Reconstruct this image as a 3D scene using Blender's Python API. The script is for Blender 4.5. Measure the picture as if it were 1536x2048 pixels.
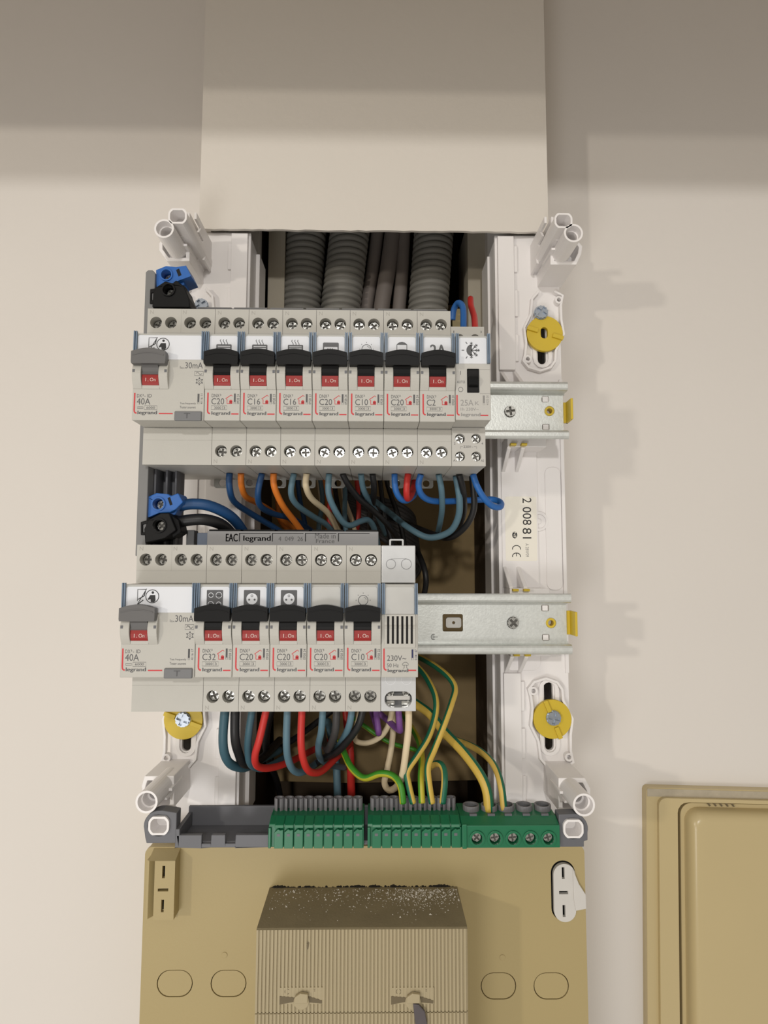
import bpy, bmesh, math, random
from mathutils import Vector, Matrix

for _o in list(bpy.data.objects):
    bpy.data.objects.remove(_o, do_unlink=True)
SC = bpy.context.scene
COL = SC.collection
rnd = random.Random(7)

# ------------------------------------------------------------------ camera
# all modelling below is in millimetres: x to the right, h out of the wall, z up
# (z = 0 is the camera's height, 1.5 m above the floor; the wall face is h = 0)
FPX = 1233.0
CAM_D = 434.0
CAM_Z = 1.5
_p, _y, _r = math.radians(4.917), math.radians(0.848), math.radians(0.129)
FWD = Vector((math.sin(_y) * math.cos(_p), math.cos(_y) * math.cos(_p), math.sin(_p)))
_R0 = Vector((math.cos(_y), -math.sin(_y), 0))
_U0 = _R0.cross(FWD)
RGT = _R0 * math.cos(_r) + _U0 * math.sin(_r)
UPV = _U0 * math.cos(_r) - _R0 * math.sin(_r)
cam_d = bpy.data.cameras.new('camera')
cam_d.sensor_fit = 'HORIZONTAL'
cam_d.sensor_width = 36.0
cam_d.lens = FPX / 1536.0 * 36.0
cam_d.clip_start = 0.01
cam = bpy.data.objects.new('camera', cam_d)
COL.objects.link(cam)
cam.matrix_world = Matrix(((RGT.x, UPV.x, -FWD.x, 0), (RGT.y, UPV.y, -FWD.y, -CAM_D / 1000),
                           (RGT.z, UPV.z, -FWD.z, CAM_Z), (0, 0, 0, 1)))
SC.camera = cam

# ------------------------------------------------------------------ world and lamps
SC.view_settings.view_transform = 'Standard'
SC.view_settings.look = 'None'
SC.view_settings.gamma = 1
SC.view_settings.use_curve_mapping = False
SC.view_settings.exposure = 0.0
wd = bpy.data.worlds.new('room_light')
SC.world = wd
wd.use_nodes = True
wd.node_tree.nodes['Background'].inputs[0].default_value = (1.0, 0.92, 0.81, 1)
wd.node_tree.nodes['Background'].inputs[1].default_value = 0.46


def lamp(name, loc, power, radius, col):
    d = bpy.data.lights.new(name, 'POINT')
    d.energy = power
    d.shadow_soft_size = radius
    d.color = col
    o = bpy.data.objects.new(name, d)
    COL.objects.link(o)
    o.location = loc
    return o


lamp('room_lamp', (-0.02, -1.5, CAM_Z + 0.35), 20.5, 0.035, (1.0, 0.968, 0.925))
lamp('side_lamp', (-1.02, -1.26, CAM_Z + 0.14), 15.5, 0.03, (1.0, 0.92, 0.80))

lamp('low_fill', (-0.22, -0.74, CAM_Z - 0.36), 5.0, 0.11, (1.0, 0.985, 0.975))  # added soft fill that lifts the lower wall, no known lamp there


# ------------------------------------------------------------------ helpers
def s2l(c):
    out = []
    for v in c:
        v = v / 255.0
        out.append(v / 12.92 if v <= 0.04045 else ((v + 0.055) / 1.055) ** 2.4)
    return tuple(out)


def W(px, py, h):
    """photo pixel -> (x, z) in mm on the plane h mm in front of the wall"""
    d = FWD + RGT * ((px - 768.0) / FPX) + UPV * ((1024.0 - py) / FPX)
    t = (CAM_D - h) / d.y
    return (d.x * t, d.z * t)


def P(px, py, h):
    x, z = W(px, py, h)
    return (x, h, z)


def mm(v):
    return Vector((v[0] / 1000.0, -v[1] / 1000.0, v[2] / 1000.0))


MATS = {}


def mat(name, rgb, rough=0.5, metal=0.0, var=0.05, vscale=90.0, bump=0.0, bscale=500.0, spec=0.5):
    if name in MATS:
        return MATS[name]
    m = bpy.data.materials.new(name)
    m.use_nodes = True
    nt = m.node_tree
    b = nt.nodes['Principled BSDF']
    c = s2l(rgb)
    b.inputs['Roughness'].default_value = rough
    b.inputs['Metallic'].default_value = metal
    b.inputs['Specular IOR Level'].default_value = spec
    tc = nt.nodes.new('ShaderNodeTexCoord')
    nz = nt.nodes.new('ShaderNodeTexNoise')
    nz.inputs['Scale'].default_value = vscale
    nz.inputs['Detail'].default_value = 4
    nt.links.new(tc.outputs['Object'], nz.inputs['Vector'])
    mx = nt.nodes.new('ShaderNodeMix')
    mx.data_type = 'RGBA'
    mx.inputs[6].default_value = tuple(max(0, v * (1 - var)) for v in c) + (1,)
    mx.inputs[7].default_value = tuple(min(1, v * (1 + var)) for v in c) + (1,)
    nt.links.new(nz.outputs['Fac'], mx.inputs[0])
    nt.links.new(mx.outputs[2], b.inputs['Base Color'])
    if bump:
        n2 = nt.nodes.new('ShaderNodeTexNoise')
        n2.inputs['Scale'].default_value = bscale
        n2.inputs['Detail'].default_value = 3
        nt.links.new(tc.outputs['Object'], n2.inputs['Vector'])
        bp = nt.nodes.new('ShaderNodeBump')
        bp.inputs['Strength'].default_value = bump
        bp.inputs['Distance'].default_value = 0.0005
        nt.links.new(n2.outputs['Fac'], bp.inputs['Height'])
        nt.links.new(bp.outputs['Normal'], b.inputs['Normal'])
    MATS[name] = m
    return m


def clear_mat(name, tint, gloss=0.10, rough=0.12):
    if name in MATS:
        return MATS[name]
    m = bpy.data.materials.new(name)
    m.use_nodes = True
    nt = m.node_tree
    nt.nodes.clear()
    out = nt.nodes.new('ShaderNodeOutputMaterial')
    tr = nt.nodes.new('ShaderNodeBsdfTransparent')
    tr.inputs[0].default_value = tint + (1,)
    gl = nt.nodes.new('ShaderNodeBsdfGlossy')
    gl.inputs['Roughness'].default_value = rough
    fr = nt.nodes.new('ShaderNodeTexNoise')
    fr.inputs['Scale'].default_value = 120
    mr = nt.nodes.new('ShaderNodeMapRange')
    mr.inputs[3].default_value = gloss * 0.6
    mr.inputs[4].default_value = gloss * 1.4
    nt.links.new(fr.outputs['Fac'], mr.inputs[0])
    mx = nt.nodes.new('ShaderNodeMixShader')
    nt.links.new(mr.outputs[0], mx.inputs[0])
    nt.links.new(tr.outputs[0], mx.inputs[1])
    nt.links.new(gl.outputs[0], mx.inputs[2])
    nt.links.new(mx.outputs[0], out.inputs[0])
    MATS[name] = m
    return m


def stripe_mat(name, rgb_a, rgb_b, frac, offset=0.0):
    """two coloured insulation, the second colour runs along the wire"""
    if name in MATS:
        return MATS[name]
    m = bpy.data.materials.new(name)
    m.use_nodes = True
    nt = m.node_tree
    b = nt.nodes['Principled BSDF']
    b.inputs['Roughness'].default_value = 0.45
    uv = nt.nodes.new('ShaderNodeUVMap')
    sp = nt.nodes.new('ShaderNodeSeparateXYZ')
    nt.links.new(uv.outputs[0], sp.inputs[0])
    ad = nt.nodes.new('ShaderNodeMath')
    ad.operation = 'ADD'
    ad.inputs[1].default_value = offset
    nt.links.new(sp.outputs[0], ad.inputs[0])
    fc = nt.nodes.new('ShaderNodeMath')
    fc.operation = 'FRACT'
    nt.links.new(ad.outputs[0], fc.inputs[0])
    lt = nt.nodes.new('ShaderNodeMath')
    lt.operation = 'LESS_THAN'
    lt.inputs[1].default_value = frac
    nt.links.new(fc.outputs[0], lt.inputs[0])
    mx = nt.nodes.new('ShaderNodeMix')
    mx.data_type = 'RGBA'
    mx.inputs[6].default_value = s2l(rgb_a) + (1,)
    mx.inputs[7].default_value = s2l(rgb_b) + (1,)
    nt.links.new(lt.outputs[0], mx.inputs[0])
    nt.links.new(mx.outputs[2], b.inputs['Base Color'])
    MATS[name] = m
    return m


BASE = {}
MESH = {}


def curve_fill(splines, half):
    cu = bpy.data.curves.new('tmp', 'CURVE')
    cu.dimensions = '2D'
    cu.fill_mode = 'BOTH'
    cu.extrude = half
    for pts in splines:
        s = cu.splines.new('POLY')
        s.points.add(len(pts) - 1)
        for q, (a, b) in zip(s.points, pts):
            q.co = (a, b, 0, 1)
        s.use_cyclic_u = True
    ob = bpy.data.objects.new('tmp', cu)
    me = bpy.data.meshes.new_from_object(ob)
    vs = [tuple(v.co) for v in me.vertices]
    fs = [tuple(p.vertices) for p in me.polygons]
    bpy.data.objects.remove(ob)
    bpy.data.curves.remove(cu)
    bpy.data.meshes.remove(me)
    return vs, fs


TXT = {}


def text_mesh(s):
    if s not in TXT:
        cu = bpy.data.curves.new('tmp', 'FONT')
        cu.body = s
        cu.resolution_u = 3
        ob = bpy.data.objects.new('tmp', cu)
        me = bpy.data.meshes.new_from_object(ob)
        vs = [(v.co.x, v.co.y) for v in me.vertices]
        fs = [tuple(p.vertices) for p in me.polygons]
        bpy.data.objects.remove(ob)
        bpy.data.curves.remove(cu)
        bpy.data.meshes.remove(me)
        x0, x1 = min(v[0] for v in vs), max(v[0] for v in vs)
        y0, y1 = min(v[1] for v in vs), max(v[1] for v in vs)
        TXT[s] = ([((a - x0) / (x1 - x0), (b - y0) / (y1 - y0)) for a, b in vs], fs)
    return TXT[s]


def circ(x, z, r, n=20, rz=None, a0=0.0):
    rz = r if rz is None else rz
    return [(x + r * math.cos(a0 + 2 * math.pi * i / n), z + rz * math.sin(a0 + 2 * math.pi * i / n)) for i in range(n)]


def rrect(x0, x1, z0, z1, r, n=4):
    out = []
    for cx, cz, a in ((x1 - r, z1 - r, 0), (x0 + r, z1 - r, 90), (x0 + r, z0 + r, 180), (x1 - r, z0 + r, 270)):
        for i in range(n + 1):
            t = math.radians(a + 90.0 * i / n)
            out.append((cx + r * math.cos(t), cz + r * math.sin(t)))
    return out


class MB:
    def __init__(self):
        self.v, self.f, self.sm, self.uv = [], [], [], []

    def add(self, vs, fs, smooth=False, uvs=None):
        b = len(self.v)
        self.v += vs
        for i, f in enumerate(fs):
            self.f.append(tuple(b + k for k in f))
            self.sm.append(smooth)
            self.uv.append(uvs[i] if uvs else None)
        return self

    def box(self, x0, x1, h0, h1, z0, z1):
        vs = [(x, h, z) for x in (x0, x1) for h in (h0, h1) for z in (z0, z1)]
        return self.add(vs, [(0, 1, 3, 2), (4, 6, 7, 5), (0, 4, 5, 1), (2, 3, 7, 6), (0, 2, 6, 4), (1, 5, 7, 3)])

    def prism_x(self, prof, x0, x1, smooth=False):
        n = len(prof)
        vs = [(x0, h, z) for h, z in prof] + [(x1, h, z) for h, z in prof]
        self.add(vs, [(i, (i + 1) % n, n + (i + 1) % n, n + i) for i in range(n)], smooth)
        b = len(self.v) - 2 * n
        self.f += [tuple(b + i for i in range(n)), tuple(b + n + i for i in reversed(range(n)))]
        self.sm += [False, False]
        self.uv += [None, None]
        return self

    def prism_z(self, prof, z0, z1):
        n = len(prof)
        vs = [(x, h, z0) for x, h in prof] + [(x, h, z1) for x, h in prof]
        return self.add(vs, [(i, (i + 1) % n, n + (i + 1) % n, n + i) for i in range(n)] +
                        [tuple(range(n)), tuple(n + i for i in reversed(range(n)))])

    def plate(self, splines, h0, h1):
        """outline (and holes) in x,z; thickness from h0 to h1"""
        vs, fs = curve_fill(splines, (h1 - h0) / 2.0)
        m = (h0 + h1) / 2.0
        return self.add([(a, m + c, b) for a, b, c in vs], fs)

    def plate_px(self, splines, h0, h1):
        return self.plate([[W(a, b, h1) for a, b in s] for s in splines], h0, h1)

    def cyl(self, x, z, r, h0, h1, n=20, r1=None, smooth=True):
        r1 = r if r1 is None else r1
        a = circ(x, z, r, n)
        b = circ(x, z, r1, n)
        vs = [(p, h0, q) for p, q in a] + [(p, h1, q) for p, q in b]
        self.add(vs, [(i, (i + 1) % n, n + (i + 1) % n, n + i) for i in range(n)], smooth)
        k = len(self.v) - 2 * n
        self.f += [tuple(k + i for i in range(n)), tuple(k + n + i for i in range(n))]
        self.sm += [False, False]
        self.uv += [None, None]
        return self

    def ring(self, x, z, ro, ri, h0, h1, n=24, rzo=None, rzi=None):
        return self.plate([circ(x, z, ro, n, rzo), circ(x, z, ri, n, rzi)], h0, h1)

    def disc(self, x, z, r, h, n=20):
        return self.add([(a, h, b) for a, b in circ(x, z, r, n)], [tuple(range(n))])

    def flat(self, splines, h):
        vs, fs = curve_fill(splines, 0.0)
        return self.add([(a, h, b) for a, b, c in vs], fs)

    def rect(self, x0, x1, z0, z1, h):
        return self.add([(x0, h, z0), (x1, h, z0), (x1, h, z1), (x0, h, z1)], [(0, 1, 2, 3)])

    def stroke(self, pts, w, h, closed=False, t=None):
        """line of width w in the x,z plane; with t it gets that thickness"""
        n = len(pts)
        L, Rr = [], []
        for i in range(n):
            a = pts[i - 1] if (i > 0 or closed) else pts[i]
            b = pts[(i + 1) % n] if (i < n - 1 or closed) else pts[i]
            dx, dz = b[0] - a[0], b[1] - a[1]
            l = math.hypot(dx, dz) or 1.0
            nx, nz = -dz / l * w / 2, dx / l * w / 2
            L.append((pts[i][0] + nx, pts[i][1] + nz))
            Rr.append((pts[i][0] - nx, pts[i][1] - nz))
        m = n if closed else n - 1
        if t is None:
            vs = [(a, h, b) for a, b in L] + [(a, h, b) for a, b in Rr]
            return self.add(vs, [(i, (i + 1) % n, n + (i + 1) % n, n + i) for i in range(m)])
        vs = [(a, h, b) for a, b in L] + [(a, h, b) for a, b in Rr] + \
             [(a, h - t, b) for a, b in L] + [(a, h - t, b) for a, b in Rr]
        fs = []
        for i in range(m):
            j = (i + 1) % n
            fs += [(i, j, n + j, n + i), (2 * n + i, 3 * n + i, 3 * n + j, 2 * n + j),
                   (i, 2 * n + i, 2 * n + j, j), (n + i, n + j, 3 * n + j, 3 * n + i)]
        if not closed:
            fs += [(0, n, 3 * n, 2 * n), (n - 1, 3 * n - 1, 4 * n - 1, 2 * n - 1)]
        return self.add(vs, fs)

    def text(self, s, x0, x1, z0, z1, h, rot=0):
        vs, fs = text_mesh(s)
        out = []
        for a, b in vs:
            if rot == 90:      # reads upwards
                u, v = 1 - b, a
            elif rot == -90:   # reads downwards
                u, v = b, 1 - a
            else:
                u, v = a, b
            out.append((x0 + u * (x1 - x0), h, z0 + v * (z1 - z0)))
        return self.add(out, fs)

    def tube(self, path, r, n=10, sub=6, cap=True):
        pts = spline3(path, sub)
        k = len(pts)
        vs, fs, uvs = [], [], []
        up = Vector((0, 1, 0))
        prev = None
        for i, p in enumerate(pts):
            a = pts[max(i - 1, 0)]
            b = pts[min(i + 1, k - 1)]
            t = (b - a).normalized()
            if prev is None:
                nrm = up - t * up.dot(t)
                if nrm.length < 1e-3:
                    nrm = Vector((1, 0, 0)) - t * t.x
            else:
                nrm = prev - t * prev.dot(t)
            nrm.normalize()
            prev = nrm
            bn = t.cross(nrm)
            rr = r(i / (k - 1)) if callable(r) else r
            for j in range(n):
                an = 2 * math.pi * j / n
                vs.append(tuple(p + nrm * (rr * math.cos(an)) + bn * (rr * math.sin(an))))
        for i in range(k - 1):
            for j in range(n):
                fs.append((i * n + j, i * n + (j + 1) % n, (i + 1) * n + (j + 1) % n, (i + 1) * n + j))
                u0, u1 = j / n, (j + 1) / n
                uvs.append(((u0, i), (u1, i), (u1, i + 1), (u0, i + 1)))
        self.add(vs, fs, True, uvs)
        if cap:
            b = len(self.v) - k * n
            self.f += [tuple(b + j for j in range(n)), tuple(b + (k - 1) * n + j for j in range(n))]
            self.sm += [False, False]
            self.uv += [None, None]
        return self

    def mesh(self, org=(0, 0, 0), key=None):
        if key and key in MESH:
            return MESH[key]
        me = bpy.data.meshes.new('mesh')
        me.from_pydata([mm((a - org[0], b - org[1], c - org[2])) for a, b, c in self.v], [], self.f)
        if any(u is not None for u in self.uv):
            ul = me.uv_layers.new(name='UVMap')
            for poly, u in zip(me.polygons, self.uv):
                if u:
                    for li, c in zip(poly.loop_indices, u):
                        ul.data[li].uv = c
        me.polygons.foreach_set('use_smooth', self.sm)
        bm = bmesh.new()
        bm.from_mesh(me)
        bmesh.ops.remove_doubles(bm, verts=bm.verts, dist=1e-7)
        bmesh.ops.recalc_face_normals(bm, faces=bm.faces)
        bm.to_mesh(me)
        bm.free()
        if key:
            MESH[key] = me
        return me


def spline3(path, sub):
    p = [Vector(q) for q in path]
    if len(p) < 3:
        return [p[0].lerp(p[1], i / sub) for i in range(sub + 1)]
    out = []
    for i in range(len(p) - 1):
        p0, p1, p2, p3 = p[max(i - 1, 0)], p[i], p[i + 1], p[min(i + 2, len(p) - 1)]
        for k in range(sub):
            t = k / sub
            out.append(0.5 * ((2 * p1) + (p2 - p0) * t + (2 * p0 - 5 * p1 + 4 * p2 - p3) * t * t +
                              (3 * p1 - p0 - 3 * p2 + p3) * t ** 3))
    out.append(p[-1])
    return out


def tag(o, label=None, cat=None, group=None, kind=None):
    if label:
        o['label'] = label
    if cat:
        o['category'] = cat
    if group:
        o['group'] = group
    if kind:
        o['kind'] = kind
    return o


def thing(name, base, label, cat, group=None):
    o = bpy.data.objects.new(name, None)
    COL.objects.link(o)
    o.empty_display_size = 0.01
    o.location = mm(base) + Vector((0, 0, CAM_Z))
    BASE[o.name] = base
    return tag(o, label, cat, group)


def put(name, mesh, material, parent, loc=None, bevel=0.0, seg=2):
    """a part: mesh given in its thing's own frame (mm offset loc)"""
    o = bpy.data.objects.new(name, mesh)
    COL.objects.link(o)
    if not mesh.materials:
        mesh.materials.append(material)
    elif mesh.materials[0] != material:
        o.material_slots[0].link = 'OBJECT'
        o.material_slots[0].material = material
    if parent is not None:
        o.parent = parent
        BASE[o.name] = BASE[parent.name]
    if loc:
        o.location = mm(loc)
    if bevel:
        b = o.modifiers.new('edge', 'BEVEL')
        b.width = bevel / 1000.0
        b.segments = seg
        b.limit_method = 'ANGLE'
        b.angle_limit = math.radians(40)
    return o


def part(name, mb, material, parent, bevel=0.0, key=None, seg=2):
    """a part modelled in place (wall frame mm); moved into its thing's frame"""
    return put(name, mb.mesh(BASE[parent.name], key), material, parent, None, bevel, seg)


def solo(name, mb, material, label, cat, group=None, bevel=0.0, kind=None, seg=2, base=None):
    """a thing (or piece of the setting) that is one mesh"""
    xs = [v[0] for v in mb.v]
    hs = [v[1] for v in mb.v]
    zs = [v[2] for v in mb.v]
    base = base or ((min(xs) + max(xs)) / 2, min(hs), (min(zs) + max(zs)) / 2)
    o = put(name, mb.mesh(base), material, None, None, bevel, seg)
    o.location = mm(base) + Vector((0, 0, CAM_Z))
    BASE[o.name] = base
    return tag(o, label, cat, group, kind)


# ------------------------------------------------------------------ materials
M_WALL = mat('wall_paint', (224, 219, 213), 0.75, 0, 0.025, 9, 0.25, 160)
M_BOX = mat('boxing_paint', (221, 215, 206), 0.7, 0, 0.02, 12, 0.3, 220)
M_WHITE = mat('white_plastic', (237, 234, 233), 0.42, 0, 0.02, 60)
M_BODY = mat('light_grey_plastic', (189, 187, 180), 0.48, 0, 0.025, 120, 0.12, 2500)
M_BODY2 = mat('contactor_grey_plastic', (192, 190, 184), 0.48, 0, 0.02, 120, 0.1, 2500)
M_BLACK = mat('black_plastic', (12, 12, 13), 0.5, 0, 0.1, 120, 0, 500, 0.22)
M_DARK = mat('dark_slot_shade', (20, 19, 19), 0.8, 0, 0.1, 120)  # near-black, stands in for the shade inside slots and gaps
M_GREYLEV = mat('grey_lever_plastic', (98, 97, 97), 0.5, 0, 0.04, 120)
M_TEST = mat('grey_button_plastic', (116, 117, 119), 0.5, 0, 0.04, 120)
M_RED = mat('red_flag_plastic', (150, 25, 20), 0.45, 0, 0.06, 200)
M_REDINK = mat('red_ink', (204, 62, 66), 0.6, 0, 0.05, 300)
M_INK = mat('dark_grey_ink', (88, 88, 90), 0.6, 0, 0.08, 400)
M_PALEINK = mat('faded_grey_ink', (150, 148, 146), 0.6, 0, 0.1, 400)
M_BLACKINK = mat('black_ink', (28, 28, 30), 0.6, 0, 0.05, 400)
M_MOULD = mat('moulded_grey', (166, 163, 156), 0.6, 0, 0.05, 300)
M_WHITEINK = mat('white_ink', (226, 205, 196), 0.6, 0, 0.03, 400)
M_CARD = mat('white_card', (236, 237, 241), 0.7, 0, 0.015, 200)
M_SILVER = mat('silvery_card', (196, 194, 189), 0.35, 0.25, 0.08, 150)
M_STEEL = mat('zinc_plated_steel', (196, 196, 192), 0.22, 1.0, 0.12, 500, 0.3, 600)
M_CROSS = mat('screw_recess', (104, 102, 98), 0.5, 0.7, 0.1, 300)  # duller steel, the shade in the cross put into its colour
M_RAIL = mat('galvanised_steel', (216, 219, 216), 0.4, 0.6, 0.14, 520, 0.12, 900)
M_CLIPS = mat('clip_steel', (176, 176, 172), 0.35, 1.0, 0.08, 300)
M_SCREWB = mat('blued_zinc_screw', (170, 178, 188), 0.35, 0.9, 0.06, 300)
M_YELLOW = mat('yellow_plastic', (208, 180, 48), 0.45, 0, 0.05, 150)
M_BUSGREY = mat('busbar_grey_plastic', (122, 122, 122), 0.5, 0, 0.04, 150)
M_COMBGREY = mat('comb_grey_plastic', (142, 142, 144), 0.4, 0, 0.05, 150)
M_HOLDER = mat('dark_grey_plastic', (100, 101, 106), 0.5, 0, 0.04, 120)
M_TUBE = mat('terminal_grey_plastic', (116, 115, 118), 0.5, 0, 0.04, 200)
M_GREEN = mat('green_plastic', (22, 108, 72), 0.38, 0, 0.05, 150)
M_BLUE = mat('blue_plastic', (38, 100, 178), 0.42, 0, 0.05, 150)
M_BEIGE = mat('yellowed_beige_plastic', (172, 155, 110), 0.5, 0, 0.035, 14, 0.1, 900)
M_BEIGE2 = mat('meter_beige_plastic', (168, 155, 124), 0.55, 0, 0.04, 30, 0.1, 900)
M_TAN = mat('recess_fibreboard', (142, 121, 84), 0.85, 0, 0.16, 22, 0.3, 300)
M_VOID = mat('recess_shade_brown', (66, 52, 36), 0.9, 0, 0.2, 40, 0.4, 200)  # brown darkened to stand for the shade inside the recess
M_COND = mat('conduit_grey', (130, 128, 122), 0.55, 0, 0.06, 60)
M_CABLE = mat('cable_grey_brown', (120, 112, 107), 0.6, 0, 0.08, 60)
M_STICK = mat('sticker_paper', (242, 238, 226), 0.5, 0, 0.015, 100)
M_CLEAR = clear_mat('clear_plastic', (0.985, 0.99, 0.995), 0.018, 0.2)
M_CEDGE = mat('clear_plastic_edge', (112, 130, 150), 0.25, 0, 0.22, 260)
M_MILKY = mat('frosted_plastic', (204, 206, 208), 0.28, 0.1, 0.07, 200)
WIRE = {
    'navy': mat('navy_insulation', (24, 70, 118), 0.5, 0, 0.08, 80),
    'blue': mat('blue_insulation', (38, 102, 176), 0.45, 0, 0.06, 80),
    'teal': mat('blue_grey_insulation', (88, 120, 135), 0.5, 0, 0.08, 80),
    'petrol': mat('petrol_insulation', (56, 92, 106), 0.5, 0, 0.08, 80),
    'orange': mat('orange_insulation', (222, 124, 40), 0.5, 0, 0.06, 80),
    'ivory': mat('ivory_insulation', (224, 206, 172), 0.5, 0, 0.06, 80),
    'black': mat('black_insulation', (26, 26, 28), 0.45, 0, 0.1, 80),
    'grey': mat('charcoal_insulation', (62, 60, 60), 0.5, 0, 0.1, 80),
    'red': mat('red_insulation', (196, 46, 40), 0.45, 0, 0.06, 80),
    'violet': mat('violet_insulation', (124, 78, 146), 0.5, 0, 0.06, 80),
    'gy': stripe_mat('green_yellow_insulation', (204, 172, 76), (20, 98, 72), 0.42, 0.30),
    'yg': stripe_mat('yellow_green_insulation', (204, 172, 76), (20, 98, 72), 0.40, -0.13),
    'ye': stripe_mat('pale_yellow_green_insulation', (204, 172, 86), (20, 98, 72), 0.36, -0.24),
    'gs': stripe_mat('lime_and_yellow_insulation', (186, 172, 46), (70, 142, 36), 0.6, 0.45),
    'gg': stripe_mat('bright_green_yellow_insulation', (178, 172, 46), (62, 138, 36), 0.62, 0.1),
}

# ------------------------------------------------------------------ setting
XC = W(744, 1050, 40)[0]                       # middle of the enclosure
XIN_R = W(974, 1000, 2)[0]                     # inner edges of the two side rails
XIN_L = 2 * XC - XIN_R
Z_TOP = W(744, 468, 41)[1]
Z_BOT = W(744, 1650, 41)[1]

wall = MB()
hole = [(XIN_L - 3, W(744, 1760, 0)[1]), (XIN_R + 3, W(744, 1760, 0)[1]), (XIN_R + 3, W(744, 250, 0)[1]), (XIN_L - 3, W(744, 250, 0)[1])]
wall.plate([[(-1300, -1500), (1300, -1500), (1300, 1100), (-1300, 1100)], hole], -12, 0)
solo('wall_back', wall, M_WALL, 'cream painted plaster wall around the open breaker panel', 'wall', kind='structure')

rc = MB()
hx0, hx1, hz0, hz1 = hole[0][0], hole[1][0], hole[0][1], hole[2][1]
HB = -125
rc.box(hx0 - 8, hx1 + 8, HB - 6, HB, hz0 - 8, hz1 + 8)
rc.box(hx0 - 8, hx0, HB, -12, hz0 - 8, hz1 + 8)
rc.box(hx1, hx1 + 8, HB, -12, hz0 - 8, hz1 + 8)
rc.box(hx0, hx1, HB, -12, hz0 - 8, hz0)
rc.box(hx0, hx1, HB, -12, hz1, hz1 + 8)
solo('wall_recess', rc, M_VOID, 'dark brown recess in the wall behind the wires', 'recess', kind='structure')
bp_ = MB()
bp_.plate_px([[(548, 1562), (700, 1566), (960, 1560), (958, 1100), (956, 610), (540, 610)]], -80, -74)
solo('recess_panel', bp_, M_TAN, 'tan fibreboard sheet at the back of the recess behind the wires', 'board')
M_STRIP = mat('recess_trim', (176, 168, 152), 0.8, 0, 0.08, 40)
for k, (a, b) in enumerate((((536, 569), 522), ((936, 972), 500))):
    st = MB()
    x0, z1 = W(a[0], 560, -10)
    x1 = W(a[1], 560, -10)[0]
    st.box(x0, x1, -60, -10, W(744, 760, -10)[1], W(744, 440, -10)[1])
    solo('trim_%d' % (k + 1), st, M_STRIP, 'pale batten inside the wall recess', 'batten', kind='structure')
lb = MB()
x0, z0 = W(905, 658, -30)
x1, z1 = W(974, 618, -30)
lb.box(x0, x1 + 4, -72, -30, z0 - 20, z1)
solo('trim_3', lb, M_BEIGE, 'yellowed ledge inside the wall recess', 'batten', kind='structure')

lt = MB()
lt.box(-1300, 1300, 190, 300, 294, 1100)
lt.box(-1300, 1300, .2, 190, 480, 520)  # soffit added out of view to cut room light on the upper wall
solo('wall_lintel', lt, M_WALL, 'painted lintel above the panel niche', 'lintel', kind='structure')

# boxing above the panel: hollow, its lower edge cut by hand
tc = thing('cable_boxing', P(748, 250, 0), 'cream painted flat boxing running up the wall above the panel', 'boxing')
HBX = 48
xl = W(398, 459, HBX)[0]
xr = W(1097, 463, HBX)[0]
zt = 479
edge = []
n = 46
for i in range(n + 1):
    px = 398 + (1097 - 398) * i / n
    py = 458 + 6 * i / n + rnd.uniform(-1.0, 1.0)
    edge.append(W(px, py, HBX))
edge[0] = (xl, edge[0][1])
edge[-1] = (xr, edge[-1][1])
part('front_panel', MB().plate([edge + [(xr, zt), (xl, zt)]], HBX - 2.2, HBX), M_BOX, tc)
zb = min(e[1] for e in edge) + 2
part('side_panel', MB().box(xl, xl + 6, 0, HBX - 2.2, zb, zt), M_BOX, tc)
part('side_panel', MB().box(xr - 6, xr, 0, HBX - 2.2, zb, zt), M_BOX, tc)

# ------------------------------------------------------------------ conduits and cables in the recess
def conduit(px_a, px_b, r, h, label):
    xa, za = W(px_a, 460, h)
    xb, zb_ = W(px_b, 618, h)
    dx = (xb - xa) / (zb_ - za)
    z1, z0 = za + 40, zb_ - 80
    mb = MB()
    pitch, nn = 4.9, 28
    prof = []
    z = z0
    while z < z1:
        for fz, fr in ((0.0, 0.84), (0.06, 0.84), (0.14, 0.965), (0.3, 0.995), (0.5, 1.0), (0.7, 0.995), (0.86, 0.965), (0.94, 0.84)):
            prof.append((z + fz * pitch, r * fr))
        z += pitch
    vs, fs = [], []
    for (z, rr) in prof:
        cx = xa + dx * (z - za)
        vs += [(cx + rr * math.cos(2 * math.pi * j / nn), h + rr * math.sin(2 * math.pi * j / nn), z) for j in range(nn)]
    for i in range(len(prof) - 1):
        fs += [(i * nn + j, i * nn + (j + 1) % nn, (i + 1) * nn + (j + 1) % nn, (i + 1) * nn + j) for j in range(nn)]
    mb.add(vs, fs, True)
    solo('corrugated_conduit', mb, M_COND, label, 'conduit', 'grey corrugated conduits under the boxing')


conduit(613, 601, 15.6, -22, 'grey corrugated conduit dropping from the boxing, beside the pale batten and another conduit')
conduit(700, 681, 15.3, -20, 'grey corrugated conduit dropping from the boxing, between a conduit and the smooth grey cables')
conduit(868, 856, 15.4, -22, 'grey corrugated conduit dropping from the boxing, alone on the far side of the smooth cables')
for pa, pb, r, h, lab in ((756, 733, 5.0, -26, 'smooth grey cable under the boxing, touching the ribbed conduit'),
                          (786, 763, 6.2, -22, 'thick mauve-grey cable between two thinner smooth cables'),
                          (808, 798, 5.2, -24, 'smooth brownish grey cable next to the lone ribbed conduit')):
    pts = [P(pa + (pa - pb) * .25, 420, h), P(pa, 460, h), P((pa + pb) / 2 + 1, 540, h), P(pb, 618, h), P(pb - 6, 700, h - 6), P(pb - 8, 820, h - 16)]
    solo('grey_cable', MB().tube(pts, r, 14), M_CABLE, lab, 'cable', 'smooth grey cables under the boxing')

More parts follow.
